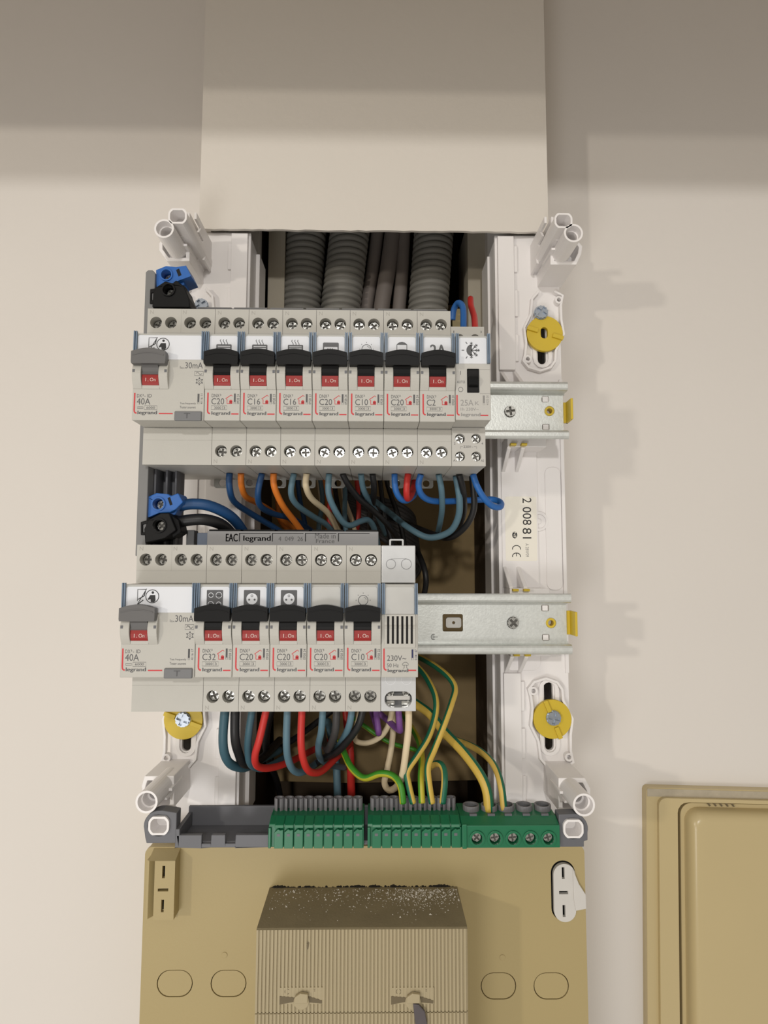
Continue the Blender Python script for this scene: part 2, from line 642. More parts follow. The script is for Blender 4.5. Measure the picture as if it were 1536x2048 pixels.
# ------------------------------------------------------------------ enclosure frame
HF = 41.0
fr = thing('enclosure_frame', (XC, 0, 0), 'white plastic enclosure back frame with corner posts, screwed to the wall', 'frame')
XO_R = W(1129, 1000, HF)[0]
XO_L = 2 * XC - XO_R


def slot_pts(x, z0, z1, w):
    r = w / 2
    return [(x + r * math.cos(math.radians(a)), z1 - r + r * math.sin(math.radians(a))) for a in range(0, 181, 30)] + \
           [(x + r * math.cos(math.radians(a)), z0 + r + r * math.sin(math.radians(a))) for a in range(180, 361, 30)]


MOUNT = {  # disc centre in the photo, side (+1 right), direction towards the post (+1 up)
    'ur': (W(1086, 672, HF), 1, 1), 'lr': (W(1101, 1435, HF), 1, -1)}
MOUNT['ul'] = ((2 * XC - MOUNT['ur'][0][0], MOUNT['ur'][0][1]), -1, 1)
MOUNT['ll'] = (W(371, 1436, HF), -1, -1)


def side_rail(s):
    xi, xo = (XIN_R, XO_R) if s > 0 else (XIN_L, XO_L)
    a, b = min(xi, xo), max(xi, xo)
    holes = []
    for k in ('ur', 'lr') if s > 0 else ('ul', 'll'):
        (cx, cz), sd, d = MOUNT[k]
        holes.append(slot_pts(cx - sd * 1.0, cz - 19 if d > 0 else cz - 20, cz + 13 if d > 0 else cz + 22, 5.4))
    mb = MB()
    mb.plate([[(a, Z_BOT), (b, Z_BOT), (b, Z_TOP), (a, Z_TOP)]] + holes, HF - 3, HF)
    o = part('side_rail', mb, M_WHITE, fr, 0.5)
    w = MB()
    w.box(xi - .75 + s * .75, xi + .75 + s * .75, 0, HF - 3, Z_BOT, Z_TOP - 3)
    w.box(xi - 1.4, xi + 1.4 - s * 1.0, 0, 22, Z_BOT, Z_TOP - 5)
    w.box(xo - .75 - s * .75, xo + .75 - s * .75, 0, HF - 3, Z_BOT, Z_TOP)
    part('rail_wall', w, M_WHITE, o)
    # raised panels along the rail
    rp = MB()
    zz0, zz1 = W(1000, 1340, HF)[1], W(1000, 752, HF)[1]
    x1 = xi + s * 2.0
    x2 = xi + s * (W(1074, 1000, HF)[0] - XIN_R)
    rp.plate([rrect(min(x1, x2), max(x1, x2), zz0, zz1, 5)], HF, HF + 1.4)
    x3 = xi + s * (W(1090, 1000, HF)[0] - XIN_R)
    x4 = xo - s * 2.6
    rp.plate([rrect(min(x3, x4), max(x3, x4), W(1100, 1180, HF)[1], W(1100, 935, HF)[1], 4)], HF, HF + 1.0)
    x5 = xo - s * 2.2
    rp.box(min(x5, xo), max(x5, xo), HF, HF + 1.6, W(1100, 1345, HF)[1], W(1100, 760, HF)[1])
    part('raised_panel', rp, M_WHITE, o, 0.35)
    # step strips above and below
    for zA, zB in ((W(1000, 742, HF)[1], Z_TOP - 2), (Z_BOT + 6, W(1000, 1345, HF)[1])):
        stp = MB()
        x6 = xi + s * 1.5
        x7 = xi + s * (W(1034, 1000, HF)[0] - XIN_R)
        stp.box(min(x6, x7), max(x6, x7), HF, HF + 3.0, min(zA, zB), max(zA, zB))
        nseg = 3
        for q in range(nseg):
            zc = zA + (zB - zA) * (q + .5) / nseg
            xx = x7 + s * 2.4
            stp.box(min(x7, xx), max(x7, xx), HF, HF + 1.8, zc - 9, zc + 9)
        part('guide_strip', stp, M_WHITE, o, 0.35)
    return o


RAIL_R = side_rail(1)
RAIL_L = side_rail(-1)


def screw_mesh(r, key, t=1.6):
    if key in MESH:
        return MESH[key]
    mb = MB()
    w, l = r * .20, r * .76
    cross = [(w, w), (w, l), (-w, l), (-w, w), (-l, w), (-l, -w), (-w, -w), (-w, -l), (w, -l), (w, -w), (l, -w), (l, w)]
    ca, sa = math.cos(.5), math.sin(.5)
    cross = [(a * ca - b * sa, a * sa + b * ca) for a, b in cross]
    mb.plate([[(a * (1 if i % 2 else .9), b * (1 if i % 2 else .9)) for i, (a, b) in enumerate(circ(0, 0, r * .95, 24))], cross], -r * .5, 0)
    mb.cyl(0, 0, r, -t, -r * .45, 20)
    me = mb.mesh((0, 0, 0), key)
    me.materials.append(M_STEEL)
    me.materials.append(M_CROSS)
    for q in me.polygons:
        if q.center.y > r * .43 / 1000:
            q.material_index = 1
    return me


def put_screw(parent, x, h, z, r=2.65, name='terminal_screw', m=None, key=None):
    b = BASE[parent.name]
    me = screw_mesh(r, key or 'screw%.2f' % r)
    o = put(name, me, m or M_STEEL, parent, (x - b[0], h - b[1], z - b[2]))
    o.rotation_euler = (0, rnd.uniform(0, 3.1), 0)
    return o


RIM_UR = [(1077, 583), (1064, 598), (1061, 629), (1048, 656), (1052, 687), (1050, 708), (1046, 722), (1057, 735), (1080, 742),
          (1101, 735), (1110, 722), (1111, 702), (1127, 669), (1122, 640), (1121, 612), (1125, 592), (1108, 583)]
_c = MOUNT['ur'][0]
RIM = [(a - _c[0], b - _c[1]) for a, b in (W(x, y, HF + 3) for x, y in RIM_UR)]
BOSS = [(a - _c[0], b - _c[1]) for a, b in (W(x, y, HF + 3) for x, y in ((1117, 601), (1055, 719)))]


def mount(k, disc_rot, screw_off, disc=True):
    (cx, cz), s, d = MOUNT[k]
    tr = lambda q: (cx + s * q[0], cz + d * q[1])
    mb = MB()
    mb.stroke([tr(q) for q in RIM], 1.5, HF + 4.0, False, 4.0)
    for q in BOSS:
        x, z = tr(q)
        mb.ring(x, z, 2.6, 1.3, HF, HF + 4.2, 16)
    # track round the slot
    zz0, zz1 = (cz - 22, cz + 17) if d > 0 else (cz - 23, cz + 24)
    tr_o = slot_pts(cx - s, zz0, zz1, 12.5)
    tr_i = slot_pts(cx - s, zz0 + 2.2, zz1 - 2.2, 7.5)
    mb.plate([tr_o, tr_i], HF, HF + 1.6)
    o = part('mounting_pad', mb, M_WHITE, fr, 0.25)
    if disc:
        dm = MB()
        dm.plate([circ(cx, cz, 11.8, 36), slot_pts(cx - s * .4, cz - 3.4, cz + 4.2, 4.6)], HF + 1.8, HF + 4.6)
        ca, sa = math.cos(disc_rot), math.sin(disc_rot)
        for q0, q1 in ((5.0, 12.2), (-12.2, -5.0)):
            ax, az = q0 * ca, q0 * sa
            bx, bz = q1 * ca, q1 * sa
            dm.stroke([(cx + ax, cz + az), (cx + bx, cz + bz)], 2.6, HF + 6.2, False, 2.0)
        dd = part('fixing_cam', dm, M_YELLOW, o, 0.4)
        dd['label'] = 'yellow plastic fixing cam'
    sx, sz = screw_off
    sh = HF + 7.0 if disc else HF + 3.5
    me = MB()
    put_screw(o, cx + sx, sh, cz + sz, 4.6, 'fixing_screw', M_SCREWB)
    return o


a, b = W(1081, 627, HF + 4)
mount('ur', math.radians(-17), (a - MOUNT['ur'][0][0], b - MOUNT['ur'][0][1]))
mount('lr', math.radians(112), (0.4, 1.0))
mount('ll', math.radians(-20), (0.0, 0.4))
a, b = W(404, 613, HF + 4)
mount('ul', math.radians(-17), (a - MOUNT['ul'][0][0], b - MOUNT['ul'][0][1]))

HP0, HP1, HP2 = 41.0, 72.0, 96.0


def post(block, ring1, r1, ring2, r2, s, d, ov0=33.0):
    """corner post: hollow block, round tube, oval tube and side ribs"""
    bl = [W(x, y, HP1) for x, y in block]
    cx = sum(q[0] for q in bl) / len(bl)
    cz = sum(q[1] for q in bl) / len(bl)
    inn = [(cx + (q[0] - cx) * .76, cz + (q[1] - cz) * .76) for q in bl]
    mb = MB()
    mb.plate([bl, inn], HP0 - 8, HP1)
    mb.plate([[(cx + (q[0] - cx) * .9, cz + (q[1] - cz) * .9) for q in bl]], HP0 - 8, HP1 - 14)
    o = part('corner_post', mb, M_WHITE, fr, 0.4)
    x, z = W(ring1[0], ring1[1], HP2)
    t = MB()
    t.ring(x, z, r1, r1 - 1.1, HP1 - 14, HP2, 28)
    t.ring(x, z, r1 - 1.0, r1 - 1.9, HP1 - 14, HP2 - 5, 28)
    t.ring(x, z, r1 - 1.8, r1 - 3.0, HP1 - 14, HP2 - 12, 28)
    t.cyl(x, z, r1 - 1.2, HP1 - 14, HP1 - 6, 24)
    t.box(min(x, x - s * 7.5), max(x, x - s * 7.5), HP1 - 14, HP1 + 6, z - .7, z + .7)
    t.box(min(x, x - s * 6.5), max(x, x - s * 6.5), HP1 - 14, HP1 + 11, z + d * 3.2 - .6, z + d * 3.2 + .6)
    part('round_tube', t, M_WHITE, o)
    x2, z2 = W(ring2[0], ring2[1], HP2)
    t = MB()
    oo = [(max(-r2, min(r2, a)), max(-r2 * .86, min(r2 * .86, b))) for a, b in circ(0, 0, r2 * 1.06, 32)]
    ii = [(a * .80, b * .78) for a, b in oo]
    t.plate([[(x2 + a, z2 + b) for a, b in oo], [(x2 + a, z2 + b) for a, b in ii]], ov0, HP2)
    t.plate([[(x2 + a * .9, z2 + b * .9) for a, b in oo]], ov0, HP2 - 10)
    part('oval_tube', t, M_WHITE, o)
    return o, cx, cz, x, z, x2, z2


def ribs(o, x_in, zc, s, d):
    mb = MB()
    for k in range(2):
        xx = x_in + s * k * 4.2
        prof = [(HP0 - 8, zc + d * 13), (HP1 + 4, zc + d * 13), (HP1 + 4, zc + d * 9), (HP1 - 6, zc + d * 9), (HP1 - 2, zc + d * 4),
                (HP1 - 12, zc + d * 4), (HP1 - 8, zc - d * 1), (HP1 - 18, zc - d * 1), (HP1 - 15, zc - d * 7), (HP0 - 8, zc - d * 7)]
        mb.prism_x(prof, xx - .7, xx + .7)
    mb.box(min(x_in, x_in + s * 9), max(x_in, x_in + s * 9), HP0 - 8, HP1 - 20, zc + d * 3 - 1, zc + d * 3 + 1)
    part('rib', mb, M_WHITE, o)


o, cx, cz, x, z, x2, z2 = post([(1101, 529), (1101, 484), (1110, 474), (1150, 474), (1165, 492), (1163, 508), (1153, 529)],
                               (1147, 466), 5.5, (1127, 441), 5.2, 1, 1)
ribs(o, W(1088, 470, 72)[0], z2 + 1, 1, 1)
o, cx, cz, x, z, x2, z2 = post([(334, 522), (318, 500), (318, 486), (333, 468), (370, 468), (379, 478), (379, 522)],
                               (328, 457), 5.6, (355, 432), 5.3, -1, 1)
ribs(o, W(394, 462, 72)[0], z2 + 1, -1, 1)
post([(289, 1552), (283, 1572), (286, 1600), (294, 1623), (338, 1623), (348, 1615), (348, 1552)],
     (293, 1604), 5.8, (317, 1652), 5.4, -1, -1, 80)
post([(1117, 1556), (1117, 1622), (1127, 1630), (1172, 1630), (1181, 1604), (1181, 1578), (1170, 1556)],
     (1168, 1610), 5.9, (1147, 1658), 5.4, 1, -1, 80)

# brackets that carry the rails
def bracket(x0, x1, zc, s):
    for d in (1, -1):
        mb = MB()
        z0 = zc + d * 14
        z1 = zc + d * 20
        mb.box(min(x0, x1), max(x0, x1), HF, 60.5, min(z0, z1), max(z0, z1))
        for q in (x0 + (x1 - x0) * .04, x0 + (x1 - x0) * .40):
            pr = [(HF, z1), (60.5, z1), (60.5, z1 + d * 1), (HF, z1 + d * 14)]
            mb.prism_x(pr, q - 1.2, q + 1.2)
        rb = part('rail_bracket', mb, M_WHITE, fr, 0.4)
        z1 = zc + d * 18.4
        xm = x0 + (x1 - x0) * .26
        for qa, qb in ((-5, -1.6), (1.6, 5)) if s > 0 else ():
            part('bracket_clip', MB().box(xm + qa, xm + qb, 60.5, 64.2, min(z1, z1 + d * 1.4), max(z1, z1 + d * 1.4)), M_YELLOW, rb)


RX = [-119.97, -121.01]
RZ = [92.75, -31.5]
PIT = 17.75
bx0, bx1 = W(1016, 880, 62)[0], W(1094, 880, 62)[0]
for r in (0, 1):
    bracket(bx0, bx1, RZ[r] - (0.0 if r == 0 else 2.4), 1)
    bracket(2 * XC - bx0, 2 * XC - bx1, RZ[r] - (0.0 if r == 0 else 2.4), -1)

# sticker on the right rail
HST = HF + 1.6
sx0, sz1 = W(1010, 993, HST)
sx1, sz0 = W(1075, 1122, HST)
st = part('sticker', MB().plate([rrect(sx0, sx1, sz0, sz1, 1.2)], HF + 1.4, HST), M_STICK, fr)
st['label'] = 'white paper sticker with printed reference number'
t = MB()
hh = HST + .05
def st_px(x, y):
    return W(x, y, hh)
def st_text(mb, s, xa, xb, ya, yb):
    a0, b1 = st_px(xa, ya)
    a1, b0 = st_px(xb, yb)
    mb.text(s, a0, a1, b0, b1, hh, -90)
st_text(t, '2', 1045, 1063, 996, 1006)
st_text(t, '008', 1045, 1063, 1014, 1050)
st_text(t, '81', 1045, 1063, 1056, 1077)
cxx, czz = st_px(1029.5, 1070)
t.flat([circ(cxx, czz, 1.6, 24, 2.2)], hh)
for yy, e in ((1096, False), (1111, True)):
    cxx, czz = st_px(1033, yy)
    arc = [(cxx + 2.6 * math.cos(math.radians(a)) - 1.2, czz + 2.2 * math.sin(math.radians(a)) * 1.0 - .6) for a in range(-10, 191, 20)]
    arc = [(q[0] + 1.2, q[1]) for q in arc]
    t.stroke([(q[0], q[1]) for q in arc], .5, hh)
    if e:
        t.stroke([(cxx, czz + 1.4), (cxx, czz - .5)], .45, hh)
part('lettering', t, M_BLACKINK, st)
t = MB()
st_text(t, 'A 28W09', 1051, 1058, 1087, 1114)
part('faint_lettering', t, M_PALEINK, st)
t = MB()
hh += .04
st_text(t, 'NF', 1027, 1032.5, 1064, 1076)
part('logo_lettering', t, M_STICK, st)
# moulded roundel beside the sticker
x, z = W(1077, 1043, HF)
t = MB()
t.ring(x, z, 6.2, 4.6, HF, HF + 1.2, 28)
t.cyl(x, z, 1.6, HF, HF + 1.0, 16)
part('moulded_roundel', t, M_WHITE, fr, 0.2)

# ------------------------------------------------------------------ DIN rails
def din_rail(px_end, zc, extra, label):
    xl_, xr_ = 2 * XC - W(1132, 820, 72)[0], W(px_end, 820 if not extra else 1247, 72)[0]
    b = thing('din_rail', ((xl_ + xr_) / 2, 64, zc), label, 'mounting rail', 'galvanised rails that carry the breakers')
    lip = MB()
    for d in (1, -1):
        pr = [(72, zc + d * 17.5), (72.6, zc + d * 16.9), (73, zc + d * 15.8), (73, zc + d * 13.6), (72.4, zc + d * 12.6), (71.2, zc + d * 12.0), (65.3, zc + d * 12.0),
              (65.3, zc + d * 11.0), (64.3, zc + d * 11.0), (64.3, zc + d * 13.0), (70.8, zc + d * 13.0), (71.8, zc + d * 13.8), (71.8, zc + d * 15.6), (71.2, zc + d * 16.6), (71.0, zc + d * 17.3)]
        lip.prism_x(pr, xl_, xr_)
    y0 = 822 if not extra else 1246
    holes = [[(q) for q in circ(*W(1099 if not extra else 1102, y0, 65.3), 3.1, 20)]]
    for d in (1, -1):
        qx = W(1091, y0, 65.3)[0]
        holes.append(rrect(qx - 2.3, qx + 2.3, zc + d * 8.6 - 1.9, zc + d * 8.6 + 1.9, .8))
    if extra:
        a0, b1 = W(885, 1228, 65.3)
        a1, b0 = W(926, 1263, 65.3)
        holes.append(rrect(a0, a1, b0, b1, 1.0))
    lip.plate([[(xl_, zc - 11), (xr_ - .8, zc - 11), (xr_ - .8, zc + 11), (xl_, zc + 11)]] + holes, 64.3, 65.3)
    part('rail_body', lip, M_RAIL, b)
    x, z = W(1021 if not extra else 1027, y0, 67)
    put_screw(b, x, 67.2, z, 3.6, 'rail_screw', M_CLIPS)
    x, z = W(1099 if not extra else 1102, y0, 66)
    part('cam_bushing', MB().ring(x, z, 2.9, 1.7, 60, 66, 20), M_YELLOW, b)
    x0, z1 = W(1143 if not extra else 1153, 796 if not extra else 1224, 74)
    x1, z0 = W(1147 if not extra else 1156, 838 if not extra else 1273, 74)
    yb = MB()
    xx = xr_ - .8 + .4
    yb.box(xx, x1, 62, 64, z0, z1)
    yb.box(x1 - 1.4, x1, 62, 74, z0, z1)
    o = part('end_cam', yb, M_YELLOW, b, 0.3)
    o['label'] = 'yellow plastic end cam'
    # small lugs in the notches
    lg = MB()
    for d in (1, -1):
        qx = W(1091, y0, 65.3)[0]
        lg.box(qx - 1.6, qx + 1.6, 62.4, 64.9, zc + d * 8.6 - 1.5, zc + d * 8.6 + 1.5)
    part('lug', lg, M_WHITE, b)
    if extra:
        a0, b1 = W(892, 1235, 63)
        a1, b0 = W(923, 1256, 63)
        ins = MB()
        ins.plate([rrect(a0, a1, b0, b1, 1.4), circ((a0 + a1) / 2, (b0 + b1) / 2, .9, 12)], 60.5, 62.5)
        part('slot_insert', ins, M_SILVER, b, 0.3)
        t = MB()
        gx, gz = W(867, 1274, 65.4)
        t.stroke([(gx + 1.4 * math.cos(math.radians(a)), gz + 1.6 * math.sin(math.radians(a))) for a in range(60, 301, 20)], .35, 65.36)
        t.stroke([(gx - .3, gz + 1.2), (gx - .3, gz - 1.2)], .3, 65.36)
        t.stroke([(gx + .3, gz + .8), (gx + .3, gz - .8)], .3, 65.36)
        t.stroke([(gx + .3, gz), (gx + 2.6, gz)], .3, 65.36)
        part('earth_mark', t, M_INK, b)
    return b


din_rail(1136, RZ[0], False, 'galvanised mounting rail end carrying the upper row of breakers')
din_rail(1143, RZ[1] - 2.4, True, 'galvanised mounting rail with square slot carrying the lower row of breakers')

# ------------------------------------------------------------------ modular devices
HS, HN = 118.0, 134.0          # shoulder and nose planes
HI = HN + .06                  # ink
ORG = (0, 72, 0)


def device(name, row, n, label, cat, group):
    return thing(name, (RX[row] + n * PIT, 72, RZ[row]), label, cat, group)


def dput(name, key, fn, m, parent, bevel=0.0, loc=None, seg=2):
    """part of a device, modelled in the device's own frame; alike parts share one mesh"""
    if key not in MESH:
        mb = MB()
        fn(mb)
        mb.mesh(ORG, key)
    o = put(name, MESH[key], m, parent, loc, bevel, seg)
    return o


def body_fn(w, top=41.5, zt=22.0, zb=-22.0):
    def fn(mb):
        mb.prism_x([(62, top), (111, top), (111, zt), (HN, zt), (HN, zb), (111, zb), (111, -41.5), (62, -41.5),
                    (62, -20.6), (74.2, -20.6), (74.2, 18.6), (62, 18.6)], .09, w - .09)
    return fn


def shoulder_fn(w, z0, z1, holes, r=3.1):
    def fn(mb):
        mb.plate([[(.09, z0), (w - .09, z0), (w - .09, z1), (.09, z1)]] + [circ(x, z, r, 22) for x, z in holes], 110.9, HS)
    return fn


def dscrew(dev, x, z, h=114.2, r=2.7):
    me = screw_mesh(r, 'screw%.2f' % r)
    o = put('terminal_screw', me, M_STEEL, dev, (x, h - 72, z))
    o.rotation_euler = (0, rnd.uniform(0, 3.1), 0)


def arc_prof(z0, z1, h0, bulge, n=10):
    pts = []
    for i in range(n + 1):
        t = i / n
        pts.append((h0 + bulge * math.sin(math.pi * (0.06 + 0.90 * t)), z1 + (z0 - z1) * t))
    return [(h0 - 1.5, z1)] + pts + [(h0 - 1.5, z0)]


def handle_fn(x0, x1):
    def fn(mb):
        w = x1 - x0
        n = 14
        top = [(x1 - w * i / n, 11.0 + 1.7 * math.sin(math.pi * i / n)) for i in range(n + 1)]
        out = [(x0 + .2, 4.9), (x1 - .2, 4.9)] + [(x1, 6.0)] + top + [(x0, 6.0)]
        mb.plate([out], 135.9, 139.6)
    return fn


def handle_ridge_fn(x0, x1):
    def fn(mb):
        w = x1 - x0
        n = 14
        top = [(x1 - .5 - (w - 1) * i / n, 9.3 + 1.3 * math.sin(math.pi * i / n)) for i in range(n + 1)]
        bot = [(a, b - .5) for a, b in reversed(top)]
        mb.plate([top + bot], 139.5, 139.8)
    return fn


def neck_fn(x0, x1):
    def fn(mb):
        mb.prism_x([(134.1, 10.5), (137.5, 10.5), (137.5, 5.2), (136.2, 3.8), (135.7, 2.0), (135.9, .5), (134.1, .5)], x0, x1)
        mb.box(x0, x1, 135.8, 136.1, 0.4, 0.8)
    return fn


def flag_fn(x0, x1):
    def fn(mb):
        mb.prism_x([(134.1, .5), (135.7, .5), (135.8, -1.4), (135.4, -3.4), (134.8, -4.7), (134.1, -4.7)], x0, x1)
    return fn


def toggle(dev, x0, m_handle, cat_extra=0.0):
    """cheeks, drum, handle and I.On flag of a breaker whose slot starts x0 mm from the device's edge"""
    for k, (a, b) in enumerate(((x0 + .15, x0 + 4.55), (x0 + 13.1, x0 + 17.55))):
        dput('cheek', 'cheek%.2f_%d' % (x0, k), lambda mb: mb.prism_x(arc_prof(-6.4, 7.8, HN, 2.9), a, b), M_BODY, dev, 0.25)
    dput('slot_floor', 'slotfl%.2f' % x0, lambda mb: mb.prism_x([(HN - .2, -4.7), (134.7, -4.7), (134.4, -6.3), (HN - .2, -6.6)], x0 + 4.6, x0 + 13.05), M_BODY, dev)
    for k, q in enumerate((.5, 16.1)):
        dput('latch_slot', 'latch%.2f_%d' % (x0, k), lambda mb: mb.box(x0 + q, x0 + q + 1.1, 136.2, 137.0, 1.3, 2.7), M_HOLDER, dev)
    hd = dput('toggle', 'handle%.2f' % x0, handle_fn(x0 + .55, x0 + 17.3), m_handle, dev, 0.9, None, 3)
    put('ridge', (MESH.get('ridge%.2f' % x0) or (lambda mb: (handle_ridge_fn(x0 + .8, x0 + 17.0)(mb), mb.mesh(ORG, 'ridge%.2f' % x0))[1])(MB())), m_handle, hd, None, 0.1)
    put('neck', (MESH.get('neck%.2f' % x0) or (lambda mb: (neck_fn(x0 + 4.7, x0 + 12.95)(mb), mb.mesh(ORG, 'neck%.2f' % x0))[1])(MB())), m_handle, hd, None, 0.2)
    fl = dput('on_flag', 'flag%.2f' % x0, flag_fn(x0 + 4.75, x0 + 12.9), M_RED, dev, 0.15)
    key = 'ion%.2f' % x0
    if key not in MESH:
        mb = MB()
        q = x0 + 4.75
        mb.rect(q + 1.9, q + 2.2, -3.0, -1.3, 135.95)
        mb.rect(q + 3.05, q + 3.35, -3.0, -2.7, 135.95)
        mb.text('On', q + 4.1, q + 6.9, -3.0, -1.25, 135.95)
        mb.mesh(ORG, key)
    put('lettering', MESH[key], M_WHITEINK, fl)


def window(dev, x0, x1, card, deep=False, zb=8.6):
    """label card under a clear cover with bluish edges"""
    w = x1 - x0
    kk = '%.2f_%.2f_%.1f' % (x0, x1, zb)
    if card is not None:
        dput('label_card', 'card' + kk, lambda mb: mb.plate([[(x0 + 2.0, zb), (x1 - 2.0, zb), (x1 - 2.0, 20.2), (x1 - 2.6, 20.9), (x0 + 2.6, 20.9), (x0 + 2.0, 20.2)]], HN, HN + .3), card, dev)

    def cov(mb):
        mb.plate([[(x0 + .5, zb), (x1 - .5, zb), (x1 - .5, 22.9), (x1 - 2.2, 22.9), (x1 - 3.1, 22.1), (x0 + 3.1, 22.1), (x0 + 2.2, 22.9), (x0 + .5, 22.9)]], HN + .75, HN + 1.5)
    dput('clear_cover', 'cov' + kk, cov, M_CLEAR, dev)

    for k, a in enumerate((x0 + .25, x1 - 1.75)):
        def eds(mb):
            mb.prism_z([(a, HN), (a, HN + 1.65), (a + .55, HN + 1.65), (a + .6, HN + .6), (a + .85, HN + .6), (a + .9, HN + 1.45), (a + 1.5, HN + 1.45), (a + 1.5, HN)], zb, 22.7)
        dput('cover_edge', 'ed%d' % k + kk, eds, M_CEDGE, dev)


def ink(dev, fn, m, name='printed_text', key=None, parent=None):
    if key and key in MESH:
        me = MESH[key]
    else:
        mb = MB()
        fn(mb)
        me = mb.mesh(ORG, key)
    o = put(name, me, m, parent or dev)
    if name == 'moulded_mark':
        o['kind'] = 'stuff'
    return o


def red_mark(mb, x0=0.0, dash=(13.4, 17.0), top=-8.0):
    pts = [(x0 + 1.75, top), (x0 + 1.75, -17.0), (x0 + 1.9, -17.9), (x0 + 2.4, -18.4), (x0 + 3.0, -18.5)]
    mb.stroke(pts, .72, HI)
    mb.rect(x0 + dash[0], x0 + dash[1], -18.95, -18.35, HI)


def house(mb, x, z):
    """little house outline with a filled block, x..x+3.7 wide"""
    mb.stroke([(x + 3.5, z + 3.9), (x + 2.9, z + 4.5), (x + .2, z + 2.6), (x + .9, z + 2.2), (x + .9, z + .2), (x + 3.5, z + .2)], .34, HI)
    mb.rect(x + 2.0, x + 3.5, z + .1, z + 1.4, HI)
    mb.flat([circ(x + 2.75, z + 1.3, .75, 14)], HI)


def small_bar(mb, x, z0, z1):
    mb.stroke([(x - .35, z0), (x + .35, z0), (x + .35, z1), (x - .35, z1)], .14, HI, True)
    mb.rect(x - .38, x + .38, z0 + 1.0, z1, HI)


# icons on the label cards ---------------------------------------------------
HC = HN + .36


def ic_heater(mb):
    mb.plate([[(5.3, 10), (12.9, 10), (12.9, 16.2), (12.6, 16.5), (5.6, 16.5), (5.3, 16.2)],
              [(6.0, 15.3), (12.2, 15.3), (12.2, 15.7), (6.0, 15.7)], [(6.0, 14.3), (12.2, 14.3), (12.2, 14.7), (6.0, 14.7)]], HN + .3, HC)
    for k in range(3):
        x = 7.6 + k * 1.45
        mb.stroke([(x - .1, 19.0), (x - .45, 18.4), (x, 17.6), (x + .4, 16.9), (x + .25, 16.4)], .32, HC)


def ic_oven(mb):
    mb.plate([rrect(5.0, 12.9, 9.0, 17.8, .6), rrect(5.6, 12.3, 9.4, 15.6, .4)], HN + .3, HC)
    for k in range(3):
        x = 7.7 + k * 1.1
        mb.stroke([(x - .1, 14.9), (x - .4, 14.2), (x, 13.2), (x + .3, 12.5), (x + .1, 11.6)], .34, HC)


def ic_lamp(mb):
    mb.stroke(circ(9.0, 14.6, 2.3, 26), .3, HC, True)
    mb.stroke([(9.0 + 1.5 * math.cos(math.radians(a)), 14.6 + 1.5 * math.sin(math.radians(a))) for a in range(10, 81, 14)], .2, HC)
    for a in (0, 45, 90, 135, 180):
        x, z = 9.0 + 3.4 * math.cos(math.radians(a)), 14.6 + 3.4 * math.sin(math.radians(a))
        mb.flat([circ(x, z, .2, 8)], HC)
    mb.rect(8.0, 10.0, 11.3, 12.2, HC)


def ic_tank(mb):
    mb.stroke([(6.4, 9), (6.4, 17.0), (7.4, 17.9), (8.9, 18.2), (10.4, 17.9), (11.4, 17.0), (11.4, 9)], .34, HC)
    mb.flat([[(6.5, 16.9), (11.3, 16.9), (10.4, 17.9), (8.9, 18.2), (7.4, 17.9)]], HC)
    mb.flat([[(7.6, 11.0), (10.2, 11.0), (8.9, 14.2)]], HC)


def ic_2a(mb):
    mb.text('2A', 5.4, 13.2, 11.4, 17.2, HC)
    mb.text('2A', 5.55, 13.35, 11.4, 17.2, HC + .01)
    mb.text('2A', 5.25, 13.05, 11.4, 17.2, HC + .02)


def ic_hob(mb):
    holes = [circ(x, z, r, 16) for x, z, r in ((6.9, 16.9, 1.25), (10.7, 16.9, 1.55), (6.9, 12.6, 1.45), (10.7, 12.6, 1.25))]
    mb.plate([rrect(4.9, 12.7, 9.8, 19.4, .4)] + holes, HN + .3, HC)
    for x, z, r in ((6.9, 16.9, 1.25), (10.7, 16.9, 1.55), (6.9, 12.6, 1.45), (10.7, 12.6, 1.25)):
        mb.flat([circ(x, z, r - .28, 16)], HC)
        mb.rect(x - r, x + r, z - .1, z + .1, HC)


def ic_socket(mb):
    mb.plate([rrect(4.9, 12.7, 9.8, 19.4, .4), circ(8.8, 15.2, 2.7, 24)], HN + .3, HC)
    mb.stroke(circ(8.8, 16.6, .5, 10), .22, HC, True)
    mb.flat([circ(7.5, 14.8, .5, 10)], HC)
    mb.flat([circ(10.1, 14.8, .5, 10)], HC)


